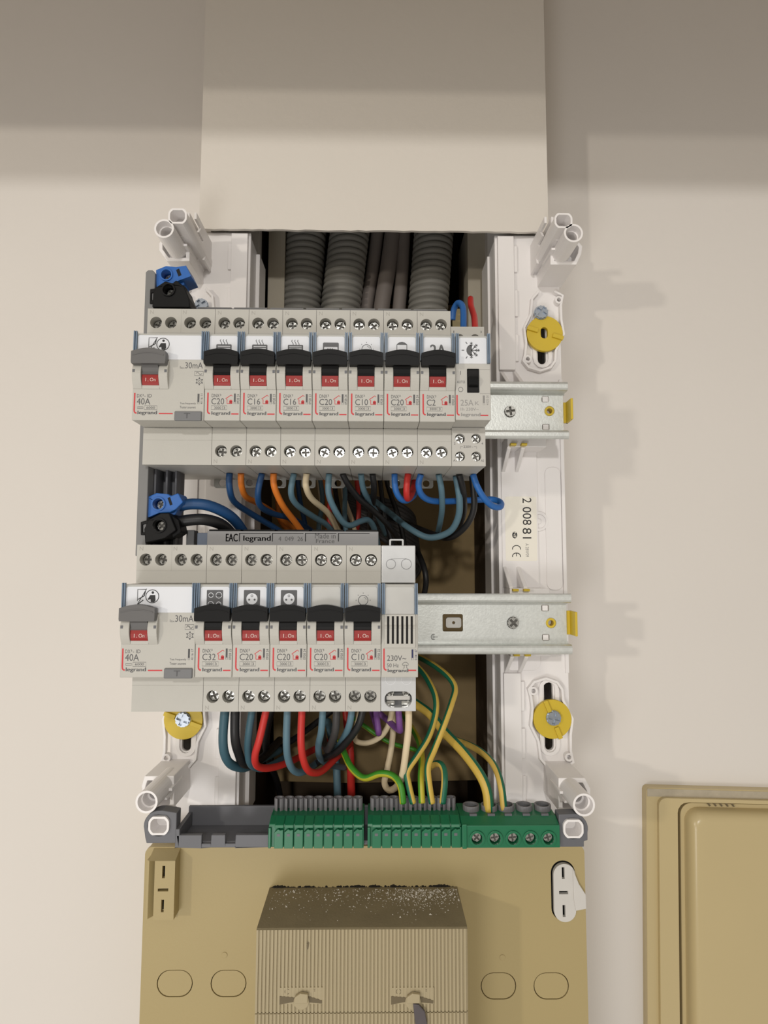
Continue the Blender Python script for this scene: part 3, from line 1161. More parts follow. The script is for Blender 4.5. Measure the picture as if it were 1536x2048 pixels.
def breaker(row, n, rating, ref, icon, label, card=None, card_m=None):
    d = device('circuit_breaker', row, n, label, 'circuit breaker', 'light grey single module circuit breakers')
    w = PIT
    dput('housing', 'brk_body', body_fn(w), M_BODY, d, 0.35)
    dput('terminal_shoulder', 'brk_top', shoulder_fn(w, 22.2, 41.5, ((4.8, 34.0), (12.6, 34.0))), M_BODY, d)
    dput('terminal_shoulder', 'brk_bot', shoulder_fn(w, -41.5, -22.2, ((4.8, -34.2), (12.6, -34.2))), M_BODY, d)
    for x in (4.8, 12.6):
        dscrew(d, x, 34.0)
        dscrew(d, x, -34.2)
    ink(d, lambda mb: (mb.stroke([(.1, -28.6), (w - .1, -28.6)], .1, HS + .03), mb.stroke([(.1, 28.4), (w - .1, 28.4)], .1, HS + .03),
                       mb.text('N', 1.4, 3.2, 38.6, 40.6, HS + .03), mb.text('N', 1.2, 3.0, -40.6, -38.6, HS + .03)),
        M_MOULD, 'moulded_mark', 'brk_mark')
    window(d, 0, w, card_m or M_CARD)
    toggle(d, 0.0, M_BLACK)
    ink(d, lambda mb: (red_mark(mb), house(mb, 10.3, -13.6)), M_REDINK, 'red_print', 'brk_red')
    big = rating

    def prn(mb):
        mb.text('DNX', 3.6, 7.4, -10.3, -8.6, HI)
        mb.text('3', 7.6, 8.2, -9.6, -8.6, HI)
        mb.text(big, 3.5, 9.8 if len(big) > 2 else 7.9, -13.9, -10.8, HI)
        mb.stroke([(3.5, -16.6), (11.2, -16.6), (11.2, -14.6), (3.5, -14.6)], .16, HI, True)
        mb.text('3000', 5.0, 8.4, -16.2, -15.0, HI)
        mb.stroke([(9.0, -16.4), (9.0, -14.8)], .12, HI)
        mb.text('3', 9.5, 10.3, -16.2, -15.0, HI)
        small_bar(mb, 15.0, -13.6, -8.4)
        mb.text(ref, 16.0, 17.2, -13.6, -8.6, HI, 90)
    ink(d, prn, M_INK, 'printed_text', 'brk_prn' + rating + ref)
    ink(d, lambda mb: [mb.text('legrand', 3.75 + e, 12.8 + e, -19.6, -17.4, HI + .01 * k) for k, e in enumerate((-.1, 0, .1))], M_INK, 'brand_lettering', 'brk_brand')
    if icon:
        c = [o for o in d.children if o.name.startswith('label_card')]
        ink(d, icon, M_INK, 'icon', 'icon_' + icon.__name__, c[0] if c else None)
    # steel rail clip peeping out below
    dput('rail_clip', 'brk_clip', lambda mb: mb.plate([rrect(4.6, 13.2, -46.6, -38.0, 1.6), circ(8.9, -43.6, 2.0, 16)], 63.5, 64.5), M_CLIPS, d, 0.15)
    return d


def rcd(row, ref, sym2, label):
    d = device('residual_current_device', row, 0, label, 'circuit breaker', 'two module residual current devices')
    w = 2 * PIT
    dput('housing', 'rcd_body', body_fn(w), M_BODY, d, 0.35)
    xs = (4.6, 12.4, 22.4, 30.4)
    dput('terminal_shoulder', 'rcd_top', shoulder_fn(w, 22.2, 41.5, [(x, 34.0) for x in xs]), M_BODY, d)
    dput('terminal_shoulder', 'rcd_bot', shoulder_fn(w, -41.5, -22.2, []), M_BODY, d)
    for x in xs:
        dscrew(d, x, 34.0, 113.4)
    ink(d, lambda mb: (mb.stroke([(.1, -28.6), (w - .1, -28.6)], .1, HS + .03), mb.stroke([(.1, 28.4), (w - .1, 28.4)], .1, HS + .03),
                       mb.stroke([(w / 2, 28.4), (w / 2, 41.4)], .12, HS + .03),
                       mb.text('N', 1.4, 3.2, 38.6, 40.6, HS + .03), mb.text('N', 18.6, 20.4, 38.6, 40.6, HS + .03)),
        M_MOULD, 'moulded_mark', 'rcd_mark')
    dput('rail_clip', 'rcd_clip', lambda mb: mb.plate([rrect(23.0, 33.4, -46.8, -38.0, 1.8), circ(28.2, -43.6, 2.2, 16)], 63.5, 64.5), M_CLIPS, d, 0.15)
    window(d, 0, w, M_CARD)
    toggle(d, 0.3, M_GREYLEV)

    def ic(mb):
        # flash over a document, then a figure in a ring
        mb.stroke([(7.4, 14.0), (7.4, 19.6), (11.2, 19.6)], .3, HC)
        mb.stroke([(7.0, 11.8), (11.6, 19.9)], .32, HC)
        mb.stroke([(11.0, 18.8), (10.6, 16.6), (7.6, 14.8), (10.2, 14.6), (7.2, 12.2)], .55, HC)
        mb.stroke(circ(14.4, 16.3, 3.1, 28), .36, HC, True)
        mb.flat([circ(14.6, 18.1, .62, 12)], HC)
        mb.flat([[(13.4, 16.9), (15.8, 16.9), (16.0, 14.4), (15.4, 13.5), (13.8, 13.5), (13.6, 15.0), (12.4, 14.6), (12.4, 15.1)]], HC)
    c = [o for o in d.children if o.name.startswith('label_card')][0]
    ink(d, ic, M_BLACKINK, 'icon', 'rcd_icon', c)
    ink(d, lambda mb: red_mark(mb, -.5, (13.9, 20.7), -8.4), M_REDINK, 'red_print', 'rcd_red')

    def prn(mb):
        mb.text('I', 23.1, 23.3, 4.1, 5.3, HI)
        mb.text('\u0394n', 23.5, 25.2, 4.1, 4.9, HI)
        mb.text('30mA', 25.6, 34.3, 4.2, 7.3, HI)
        mb.stroke([(30.4, .5), (34.6, .5), (34.6, 2.8), (30.4, 2.8)], .2, HI, True)
        wv = [(31.1 + .28 * i, 1.65 + .6 * math.sin(i * math.pi * 2 / 10)) for i in range(11)]
        mb.stroke(wv, .2, HI)
        if sym2:
            mb.stroke([(a, b + (.35 if (i % 3) else -.3)) for i, (a, b) in enumerate(wv)], .16, HI + .01)
        gx, gz = 32.8, -2.3
        mb.stroke(circ(gx, gz, 1.25, 16), .22, HI, True)
        mb.stroke(circ(gx, gz, .5, 10), .2, HI, True)
        for k in range(6):
            a = math.radians(30 + 60 * k)
            mb.flat([circ(gx + 1.65 * math.cos(a), gz + 1.65 * math.sin(a), .34, 8)], HI)
        mb.text('DX', 2.4, 4.8, -10.6, -8.9, HI)
        mb.text('3', 5.0, 5.6, -9.9, -8.9, HI)
        mb.text('- ID', 6.0, 9.6, -10.6, -8.9, HI)
        mb.text('40A', 2.4, 9.0, -14.2, -11.0, HI)
        mb.stroke([(2.8, -16.2), (5.6, -16.2), (5.6, -15.4), (2.8, -15.4)], .22, HI, True)
        mb.stroke([(6.2, -16.8), (12.4, -16.8), (12.4, -14.8), (6.2, -14.8)], .18, HI, True)
        mb.text('6000', 7.2, 11.4, -16.3, -15.2, HI)
        small_bar(mb, 32.6, -13.8, -8.6)
        mb.text(ref, 33.6, 34.7, -13.8, -8.6, HI, 90)
        mb.text('Test frequently', 23.6, 31.4, -14.2, -13.0, HI)
        mb.text('Tester souvent', 23.6, 31.4, -16.0, -14.8, HI)
    ink(d, prn, M_INK)
    ink(d, lambda mb: [mb.text('legrand', 3.0 + e, 12.4 + e, -19.6, -17.3, HI + .01 * k) for k, e in enumerate((-.1, 0, .1))], M_INK, 'brand_lettering', 'rcd_brand')
    tb = dput('test_button', 'rcd_test', lambda mb: mb.prism_x([(HN - .5, -17.6), (HN + 1.0, -17.6), (HN + 1.2, -22.3), (HN - .5, -22.3)], 21.2, 34.6), M_TEST, d, 0.5)
    ink(d, lambda mb: (mb.rect(27.3, 27.7, -21.2, -18.9, HN + 1.28), mb.rect(26.0, 29.0, -18.9, -18.6, HN + 1.28)), M_INK, 'lettering', 'rcd_testm', tb)
    return d


rcd(0, '4116 11', False, 'two-module light grey 40A residual current device, grey lever, in the row beneath the conduits')
rcd(1, '4116 17', True, 'two-module light grey 40A residual current device, grey lever, in the row above the green terminals')
UP = ((2, 'C20', '0928 24', ic_heater, 'C20 breaker with heater icon, beside the upper residual current device'),
      (3, 'C16', '0928 23', ic_heater, 'C16 breaker with heater icon, beside the C20 heater breaker'),
      (4, 'C16', '0928 23', ic_heater, 'C16 breaker with heater icon, beside the oven breaker'),
      (5, 'C20', '0928 24', ic_oven, 'C20 breaker with oven icon in the upper row'),
      (6, 'C10', '0928 22', ic_lamp, 'C10 breaker with light bulb icon in the upper row, beside the oven breaker'),
      (7, 'C20', '0928 24', ic_tank, 'C20 breaker with water heater tank icon, beside the 2A breaker'),
      (8, 'C2', '0928 20', ic_2a, 'C2 breaker with the bold 2A card, beside the contactor'))
for n_, rt, rf, ic, lb_ in UP:
    breaker(0, n_, rt, rf, ic, lb_)
LO = ((2, 'C32', '0928 25', ic_hob, 'C32 breaker with four-ring hob icon, in the lower row', None),
      (3, 'C20', '0928 24', ic_socket, 'C20 breaker with socket icon, beside the hob breaker', None),
      (4, 'C20', '0928 24', ic_socket, 'C20 breaker with socket icon, beside the breaker with a blank card', None),
      (5, 'C20', '0928 24', None, 'C20 breaker with a blank silvery card and no icon', M_SILVER),
      (6, 'C10', '0928 22', ic_lamp, 'C10 breaker with light bulb icon on a silvery card, beside the doorbell', M_SILVER))
for n_, rt, rf, ic, lb_, cm in LO:
    breaker(1, n_, rt, rf, ic, lb_, None, cm)

# contactor ------------------------------------------------------------------
d = device('contactor', 0, 9, 'light grey 25A day-night contactor with sun and snowflake card and black selector', 'contactor', None)
w = PIT
mb = MB()
body_fn(w, 33.0, 22.0, -21.0)(mb)
dput('housing', 'con_body', body_fn(w, 33.0, 22.0, -21.0), M_BODY2, d, 0.35)
dput('terminal_shoulder', 'con_top', shoulder_fn(w, 22.2, 33.0, ((4.6, 26.4), (12.8, 26.4)), 2.6), M_BODY2, d)
hl = ((4.4, -27.0), (12.8, -27.0), (4.4, -36.4), (12.8, -36.4))
dput('terminal_shoulder', 'con_bot', shoulder_fn(w, -41.5, -21.2, hl, 2.6), M_BODY2, d)
for x, z in hl + ((4.6, 26.4), (12.8, 26.4)):
    dscrew(d, x, z, 115.2, 2.2)
window(d, 0, w, M_CARD, False, 7.6)


def ic_day(mb):
    cx, cz = 8.2, 14.4
    mb.flat([[(cx + 2.5 * math.cos(math.radians(a)), cz + 2.9 * math.sin(math.radians(a))) for a in range(90, 271, 12)]], HC)
    for a in (125, 180, 235):
        c, s = math.cos(math.radians(a)), math.sin(math.radians(a))
        mb.stroke([(cx + 3.6 * c, cz + 3.9 * s), (cx + 4.9 * c, cz + 5.2 * s)], .4, HC)
    for a in (90, 45, 0, -45, -90):
        c, s = math.cos(math.radians(a)), math.sin(math.radians(a))
        mb.stroke([(cx, cz), (cx + 4.2 * c, cz + 4.2 * s)], .4, HC)
        for q, l in ((2.0, 1.2), (3.1, 1.0)):
            for e in (40, -40):
                c2, s2 = math.cos(math.radians(a + e)), math.sin(math.radians(a + e))
                mb.stroke([(cx + q * c, cz + q * s), (cx + q * c + l * c2, cz + q * s + l * s2)], .34, HC)


c = [o for o in d.children if o.name.startswith('label_card')][0]
ink(d, ic_day, M_INK, 'icon', None, c)
sl = MB()
sl.plate([rrect(5.9, 11.9, -7.2, 4.9, .3), rrect(6.3, 11.5, -6.8, 4.5, .2)], HN, HN + .4)
put('selector_bezel', sl.mesh(ORG), M_BLACK, d)
put('selector_well', MB().rect(6.2, 11.6, -6.9, 4.6, HN + .05).mesh(ORG), M_DARK, d)
put('selector_knob', MB().prism_x([(HN, 1.0), (HN + 2.6, .2), (HN + 3.0, -1.4), (HN + 2.0, -3.6), (HN, -4.6)], 6.6, 11.3).mesh(ORG), M_BLACK, d, None, .3)


def prn(mb):
    mb.rect(2.6, 2.85, 1.9, 3.9, HI)
    mb.text('AUTO', .8, 4.9, -2.4, -1.1, HI)
    mb.stroke(circ(2.7, -5.6, 1.15, 18), .2, HI, True)
    mb.stroke([(12.2, 4.7), (17.4, 4.7)], .08, HI)
    mb.stroke([(12.2, -7.6), (17.4, -7.6)], .08, HI)
    mb.text('1', 1.4, 1.8, 29.6, 30.8, HS + .03)
    mb.text('3', 15.6, 16.4, 29.6, 30.8, HS + .03)
    mb.text('2', 1.2, 2.0, -30.2, -29.0, HS + .03)
    mb.text('4', 15.6, 16.4, -30.2, -29.0, HS + .03)
    mb.text('A1', .8, 2.4, -39.2, -38.0, HS + .03)
    mb.text('A2', 15.2, 16.8, -39.2, -38.0, HS + .03)
    mb.text('230V~', 6.2, 11.2, -32.0, -30.7, HS + .03)
    mb.stroke([(4.6, -32.4), (4.6, -31.2), (5.8, -31.2)], .16, HS + .03)
    mb.stroke([(11.6, -31.2), (13.0, -31.2), (13.0, -32.4)], .16, HS + .03)


ink(d, prn, M_INK)


def prn(mb):
    mb.text('25A', 2.6, 9.0, -13.8, -10.8, HI)
    mb.text('K', 9.8, 11.8, -13.4, -11.6, HI)
    mb.text('1h 230V~', 2.6, 11.6, -16.3, -14.8, HI)
    for k, e in enumerate((-.1, 0, .1)):
        mb.text('legrand', 2.9 + e, 12.4 + e, -19.6, -17.4, HI + .01 * k)
    small_bar(mb, 14.2, -13.4, -8.6)
    mb.text('4125 01', 15.4, 16.6, -13.4, -8.6, HI, 90)


ink(d, prn, M_PALEINK, 'faded_print')
ink(d, lambda mb: red_mark(mb, -.9, (13.4, 17.2), -8.4), M_REDINK, 'red_print')

# doorbell chime ---------------------------------------------------------------
d = device('doorbell_chime', 1, 7, 'light grey modular doorbell with vent slots and clear hinged covers', 'doorbell', None)
dput('housing', 'bell_body', body_fn(w), M_BODY, d, 0.35)
put('terminal_cover', MB().plate([[(.2, 22.4), (w - .2, 22.4), (w - .2, 41.5), (.2, 41.5)]], 110.9, HS).mesh(ORG), M_MILKY, d, None, .4)
oval = rrect(2.0, w - 2.0, -39.6, -31.8, 3.8, 6)
put('terminal_shoulder', MB().plate([[(.09, -41.5), (w - .09, -41.5), (w - .09, -22.2), (.09, -22.2)], oval], 110.9, HS).mesh(ORG), M_MILKY, d, None, .3)
put('terminal_well', MB().rect(2.0, w - 2.0, -39.7, -31.7, 111.3).mesh(ORG), M_TEST, d)
put('terminal_bridge', MB().box(2.8, w - 2.8, 111, 115.6, -36.6, -34.4).mesh(ORG), M_SILVER, d, None, .5)
for x in (5.0, 12.8):
    dscrew(d, x, -33.0, 114.0, 1.9)
    o = put('terminal_plate', MB().box(x - 2.2, x + 2.2, 111, 113.6, -39.4, -37.2).mesh(ORG), M_STEEL, d, None, .3)
put('round_cap', MB().ring(5.0, 32.0, 2.5, 2.3, HS, HS + .15).ring(12.9, 32.0, 2.7, 2.5, HS, HS + .15)
    .stroke([(5.0, 34.6), (12.9, 34.8)], .12, HS + .1).mesh(ORG), M_TEST, d)
put('round_cap', MB().ring(4.9, -25.8, 2.6, 2.45, HS, HS + .15).ring(12.9, -25.8, 2.6, 2.45, HS, HS + .15).mesh(ORG), M_CARD, d)
hk = MB()
hk.plate([rrect(4.4, 12.0, 40.5, 45.2, .8), rrect(5.3, 11.1, 40.9, 44.4, .4)], 106, 109)
put('cover_hook', hk.mesh(ORG), M_MILKY, d, None, .3)
window(d, 0, w, M_SILVER, False, 8.0)
gr = MB()
gr.rect(2.4, 15.6, -7.0, 7.0, HN + .05)
put('vent_well', gr.mesh(ORG), M_DARK, d)
for k in range(7):
    xx = 2.2 + 13.6 * k / 6
    pr = [(HN, 7.2), (HN + .9, 7.2), (HN + 1.0, 3.0), (HN + 1.6, 2.0), (HN + 1.0, 1.0), (HN + .9, -7.2), (HN, -7.2)]
    put('vent_slat', MB().prism_x(pr, xx - .62, xx + .62).mesh(ORG), M_BODY, d, None, .15)
put('vent_rail', MB().box(1.4, 16.4, HN, HN + .9, 7.0, 7.9).box(1.4, 16.4, HN, HN + .9, -8.0, -6.0).mesh(ORG), M_BODY, d, None, .2)


def prn(mb):
    mb.text('230V~', 2.8, 12.0, -14.2, -11.6, HI)
    mb.text('50 Hz', 2.8, 8.4, -17.2, -15.4, HI)
    mb.stroke([(10.2, -16.2), (10.2, -15.6), (11.0, -14.9), (12.2, -14.9), (13.0, -15.6), (13.0, -16.2), (10.2, -16.2)], .2, HI)
    mb.stroke([(11.0, -16.2), (11.0, -17.6), (10.5, -17.6)], .2, HI)
    mb.stroke([(12.2, -16.2), (12.2, -17.6), (12.7, -17.6)], .2, HI)
    for k, e in enumerate((-.1, 0, .1)):
        mb.text('legrand', 3.2 + e, 12.9 + e, -20.0, -17.9, HI + .01 * k)


ink(d, prn, M_INK)
ink(d, lambda mb: (small_bar(mb, 15.0, -13.8, -8.8), mb.text('0 041 07', 16.1, 17.2, -13.8, -8.8, HI, 90)), mat('navy_ink', (40, 46, 92), .6), 'reference_print')
ink(d, lambda mb: red_mark(mb, -.4, (13.4, 17.2), -8.4), M_REDINK, 'red_print')

# ------------------------------------------------------------------ busbars
vb = thing('vertical_busbar', P(290, 820, 84), 'tall grey vertical busbar holder beside the two residual current devices', 'busbar')
HV = 112.0
xa = W(277, 930, HV)[0]
xb = xa + 5.2
zt_, zb_ = W(295, 540, HV)[1], W(275, 1112, HV)[1]
part('front_web', MB().plate([[(xa, zb_), (xb, zb_), (xb, zt_ - 1.5), (xb - 1.5, zt_), (xa + 1.2, zt_), (xa, zt_ - 1.2)]], 84, HV), M_BUSGREY, vb, .4)
vm = MB()
vm.box(xb + .2, xb + 10.5, 84, 92, zb_ + 4, zt_ - 2)
vm.box(xb + .2, xb + 1.4, 92, 104, zb_ + 4, zt_ - 2)
vm.box(xb + 5.0, xb + 6.2, 92, 100, zb_ + 4, zt_ - 2)
vm.box(xb + 9.4, xb + 10.5, 92, 98, zb_ + 4, zt_ - 2)
part('back_channel', vm, M_HOLDER, vb, .3)


def comb(row, px0, px1, rise, label):
    z0 = RZ[row] + 41.7
    x0, x1 = W(px0, 1080 if row else 617, 106)[0], W(px1, 1080 if row else 620, 106)[0]
    b = thing('comb_busbar', ((x0 + x1) / 2, 92, z0), label, 'busbar', 'grey comb busbars above the breakers')
    part('comb_housing', MB().box(x0, x1, 92, 106, z0, z0 + rise), M_COMBGREY if row else M_HOLDER, b, .3)
    lip = MB()
    n_ = 5 if row else 7
    for k in range(n_):
        a_ = x0 + (x1 - x0) * k / n_ + .8
        b_ = x0 + (x1 - x0) * (k + 1) / n_ - .6
        lip.box(a_, b_, 94, 105.4, z0 + rise, z0 + rise + .9)
    part('comb_cap', lip, M_BLACK if row else M_BUSGREY, b, .2)
    return b, x0, x1, z0


cb, x0, x1, z0 = comb(0, 392, 896, 5.4, 'thin dark comb busbar lying along the top of the upper breakers')
cb, x0, x1, z0 = comb(1, 414, 757, 7.6, 'grey comb busbar with printed lettering lying along the top of the lower breakers')
t = MB()
hh = 106.06


def tx(s, a, b, c, e, mbx=None):
    q0, r1 = W(a, c, hh)
    q1, r0 = W(b, e, hh)
    (mbx or t).text(s, q0, q1, r0, r1, hh)


for e in (-.4, 0, .4):
    tx('EAC', 452 + e, 475 + e, 1067.5, 1083)
    tx('legrand', 487 + e, 541 + e, 1071, 1085)
for px in (479, 545, 611, 677):
    q, r = W(px, 1066, hh)
    q2, r2 = W(px, 1083, hh)
    t.rect(q - .25, q + .25, r2, r, hh)
    qe = W(px + 62, 1066, hh)[0]
    t.rect(q, qe, r - .4, r, hh)
part('lettering', t, M_BLACKINK, cb)
t = MB()
tx('4  049  26', 557, 606, 1073, 1082)
tx('Made in', 630, 671, 1066, 1077)
tx('France', 632, 669, 1078, 1086)
part('faint_lettering', t, M_INK, cb)
ce = MB()
q0 = W(393, 1080, 104)[0]
ce.box(q0, x0 - .3, 93, 103, z0, z0 + 6.8)
part('end_cap', ce, mat('slate_blue_plastic', (96, 108, 128), .45), cb, .3)
q0 = W(372, 1080, 98)[0]
q1 = W(388, 1080, 98)[0]
part('end_stop', MB().box(q0, q1, 90, 98, z0, z0 + 8.5), M_TEST, cb, .5)


def connector(name, outline, h0, h1, screw, rs, m, label, group, slot=None, tail=None, ear=None):
    xs_ = sum(q[0] for q in outline) / len(outline)
    ys_ = sum(q[1] for q in outline) / len(outline)
    b = thing(name, P(xs_, ys_, h0), label, 'connector', group)
    sx, sz = W(screw[0], screw[1], h1)
    mb = MB()
    mb.plate([[W(a_, b_, h1) for a_, b_ in outline], circ(sx, sz, rs, 22)], h0, h1)
    part('connector_body', mb, m, b, .5)
    mb = MB()
    mb.ring(sx, sz, rs + .8, rs, h1, h1 + .8, 24)
    mb.cyl(sx, sz, rs, h0, h1 - 6.5, 22)
    part('screw_collar', mb, m, b, .15)
    put_screw(b, sx, h1 - 4.6, sz, rs * .82, 'clamp_screw', M_STEEL)
    if slot:
        part('slot', MB().plate_px([slot], h1 - 1, h1 + .1), M_DARK, b)
    if tail:
        part('cable_nozzle', MB().plate_px([tail], h0 + 1, h1 - 3), m, b, .5)
    if ear:
        part('clip_ear', MB().plate_px(ear, h1 - 4, h1 - 1), m, b, .3)
    return b


GB = 'blue busbar connectors'
GK = 'black busbar connectors'
connector('blue_connector', [(312, 540), (332, 532), (352, 534), (372, 531), (382, 552), (355, 562), (340, 572), (313, 576)], 96, 110,
          (333, 550), 2.7, M_BLUE, 'blue clamp connector on top of the vertical busbar, beside the white corner post', GB,
          [(352, 540), (358, 537), (363, 550), (357, 553)], [(350, 560), (368, 556), (368, 570), (352, 574)])
connector('black_connector', [(312, 574), (330, 562), (345, 566), (352, 560), (368, 572), (378, 596), (380, 614), (304, 614), (306, 585)], 98, 114,
          (337, 580), 2.9, M_BLACK, 'black clamp connector just above the upper residual current device', GK, None,
          [(352, 562), (372, 575), (381, 612), (360, 612)], [[(300, 578), (313, 576), (313, 606), (299, 607)], [(303, 585), (309, 584), (309, 599), (303, 600)]])
connector('blue_connector', [(294, 994), (312, 986), (336, 988), (341, 992), (356, 986), (366, 1004), (352, 1018), (340, 1025), (318, 1026), (294, 1036)], 96, 110,
          (317, 1008), 2.9, M_BLUE, 'blue clamp connector gripping the thick blue cable between the two breaker rows', GB,
          [(335, 996), (340, 994), (345, 1009), (340, 1011)], [(342, 1018), (352, 1015), (362, 1005), (350, 1030), (335, 1032)])
connector('black_connector', [(296, 1040), (322, 1026), (338, 1026), (352, 1060), (330, 1076), (290, 1087), (288, 1058)], 98, 114,
          (318, 1051), 3.1, M_BLACK, 'black clamp connector gripping the thick black cable above the lower residual current device', GK, None,
          [(342, 1030), (357, 1040), (362, 1064), (345, 1076), (338, 1060)], [[(281, 1044), (296, 1040), (296, 1070), (281, 1070)], [(285, 1049), (292, 1047), (292, 1064), (285, 1065)]])

# ------------------------------------------------------------------ wires
def wire(path, col, d, label, group=None, n=10):
    pts = [P(*q) for q in path]
    return solo('wire', MB().tube(pts, d / 2.0, n), WIRE[col], label, 'wire', group)


UG = 'wires below the upper breakers'
ZU = RZ[0] - 41.7        # underside of the upper devices


def up_start(px, h=90):
    """pixel row where a wire at px leaves the underside of the upper row"""
    x = W(px, 944, h)[0]
    lo, hi = 900.0, 990.0
    for _ in range(30):
        m_ = (lo + hi) / 2
        if W(px, m_, h)[1] > ZU:
            lo = m_
        else:
            hi = m_
    return (px, hi, h)


U = [
    ([up_start(459), (459, 975, 89), (468, 1003, 82), (500, 1026, 68), (550, 1056, 50), (590, 1085, 30), (630, 1120, 5)], 'navy', 3.7, 'dark blue wire from the upper C20 heater breaker'),
    ([up_start(482), (483, 972, 86), (492, 994, 76), (515, 1006, 60), (545, 1024, 38), (590, 1060, 10)], 'orange', 3.6, 'orange wire from the upper C20 heater breaker'),
    ([up_start(524), (516, 985, 88), (521, 1012, 80), (548, 1028, 66), (590, 1040, 48), (640, 1075, 20)], 'navy', 3.6, 'blue wire from the C16 heater breaker beside the C20 heater breaker'),
    ([up_start(547), (549, 975, 88), (566, 1012, 80), (590, 1044, 70), (615, 1078, 56), (640, 1110, 30)], 'orange', 3.7, 'orange wire from the C16 heater breaker beside the C20 heater breaker'),
    ([up_start(588), (582, 985, 88), (594, 1010, 80), (628, 1034, 66), (656, 1052, 52), (678, 1085, 30)], 'teal', 3.5, 'blue-grey wire from the C16 heater breaker beside the oven breaker'),
    ([up_start(613), (612, 973, 88), (624, 998, 78), (656, 1026, 62), (674, 1058, 46), (694, 1090, 25)], 'ivory', 3.6, 'ivory wire from the C16 heater breaker beside the oven breaker'),
    ([up_start(658), (657, 985, 88), (667, 1014, 84), (684, 1042, 80), (700, 1051, 76), (720, 1043, 68), (736, 1040, 60), (748, 1056, 50), (756, 1090, 30)], 'teal', 3.6, 'blue-grey wire with a wave in it from the oven breaker'),
    ([up_start(685), (697, 970, 86), (720, 999, 76), (745, 1020, 64), (772, 1046, 52), (796, 1080, 30), (808, 1120, 0)], 'black', 3.6, 'black wire from the oven breaker'),
    ([up_start(722), (726, 975, 84), (736, 998, 70), (755, 1030, 40), (770, 1070, 5)], 'teal', 3.4, 'blue-grey wire from the upper light bulb breaker'),
    ([up_start(745), (748, 975, 84), (746, 1000, 66), (740, 1040, 30), (742, 1090, 0)], 'black', 3.6, 'black wire from the upper light bulb breaker'),
    ([up_start(789), (791, 978, 89), (800, 996, 86), (813, 1001, 80), (828, 990, 68), (836, 970, 56), (838, 945, 48)], 'blue', 3.6, 'bright blue wire curling up behind the red wire'),
    ([up_start(816), (813, 980, 90), (815, 997, 84), (823, 988, 74), (829, 966, 66), (830, 945, 60)], 'red', 3.8, 'red wire in a tight loop under the water heater breaker'),
    ([up_start(842), (837, 968, 88), (842, 988, 84), (858, 1000, 78), (887, 1003, 72), (950, 1000, 66), (985, 999, 68), (1001, 1005, 74), (1000, 1014, 80), (985, 1012, 84), (968, 996, 88), (954, 972, 90), up_start(946)], 'blue', 3.7, 'bright blue wire looping from the 2A breaker out to the contactor'),
    ([up_start(877), (883, 980, 86), (884, 1020, 72), (878, 1056, 50), (874, 1066, 20), (868, 1071, -20), (862, 1072, -71)], 'teal', 3.5, 'blue-grey wire falling straight from the 2A breaker'),
    ([up_start(912, 84), (919, 999, 80), (916, 1036, 72), (898, 1064, 64), (858, 1075, 56), (818, 1056, 48), (780, 1026, 24), (748, 1001, 8), (720, 985, -10)], 'teal', 4.0, 'thick blue-grey wire in a wide loop under the contactor'),
    ([up_start(918), (926, 980, 84), (928, 1020, 66), (920, 1048, 48), (908, 1062, 24), (898, 1069, -4), (888, 1072, -40), (884, 1073, -71)], 'black', 3.7, 'black wire from the contactor running beside the wide blue-grey loop'),
    ([up_start(944, 82), (948, 1015, 76), (930, 1054, 68), (898, 1076, 56), (866, 1068, 36), (816, 1048, 10), (775, 1034, -14), (730, 1020, -36), (690, 1005, -56)], 'black', 3.7, 'black wire in the outermost loop under the contactor'),
    ([(905, 640, 60), (908, 618, 62), (917, 606, 66), (926, 616, 72), (927, 650, 80), (926, 668, 84)], 'blue', 3.8, 'short blue wire bent over the top of the contactor'),
    ([(941, 597, 50), (942, 612, 58), (948, 632, 68), (950, 652, 78), (951, 668, 84)], 'red', 3.8, 'short red wire entering the top of the contactor'),
]
for path, col, dd, lab in U:
    wire(path, col, dd, lab, UG)
big = MB().tube([P(358, 1012, 102), P(385, 1008, 102), P(420, 1012, 100), P(460, 1032, 92), P(485, 1062, 80), P(500, 1100, 60)], 3.0, 14)
solo('wire', big, WIRE['navy'], 'thick dark blue cable leaving the lower blue connector', 'wire', UG)
big = MB().tube([P(352, 1046, 104), P(380, 1040, 104), P(415, 1040, 102), P(450, 1054, 94), P(480, 1090, 80)], 3.1, 14)
solo('wire', big, WIRE['black'], 'thick black cable leaving the lower black connector', 'wire', UG)
# bundle deeper in the recess, row between the two breaker rows
deep = [('red', 660, 985, 668, 1100), ('red', 716, 985, 708, 1090), ('teal', 645, 1000, 640, 1110), ('navy', 600, 1000, 612, 1110),
        ('ivory', 643, 1010, 645, 1110), ('orange', 652, 1000, 648, 1110), ('teal', 690, 980, 700, 1110), ('ivory', 690, 1000, 716, 1105),
        ('black', 760, 960, 790, 1110), ('black', 775, 970, 812, 1110), ('black', 668, 960, 700, 1100), ('orange', 560, 1040, 600, 1100)]
DEEP_L = ('red wire in the shadow, behind the ivory wire and the comb busbar', 'red wire in the shadow, behind the oven breaker wires',
          'blue-grey wire hanging deep in the shadow beside a pale ivory wire', 'dark blue wire deep in the shadow behind the orange wires',
          'ivory wire deep in the shadow beside a blue-grey wire', 'orange wire deep in the shadow beside a pale ivory wire',
          'blue-grey wire deep in the shadow behind the waved wire', 'thin ivory wire showing past the waved blue-grey wire',
          'black wire running down in front of the ribbed sheath, near the comb busbar', 'black wire running down in front of the ribbed sheath, near the doorbell hook',
          'black wire deep in the shadow among the red and ivory wires', 'orange wire lying low behind the comb busbar')
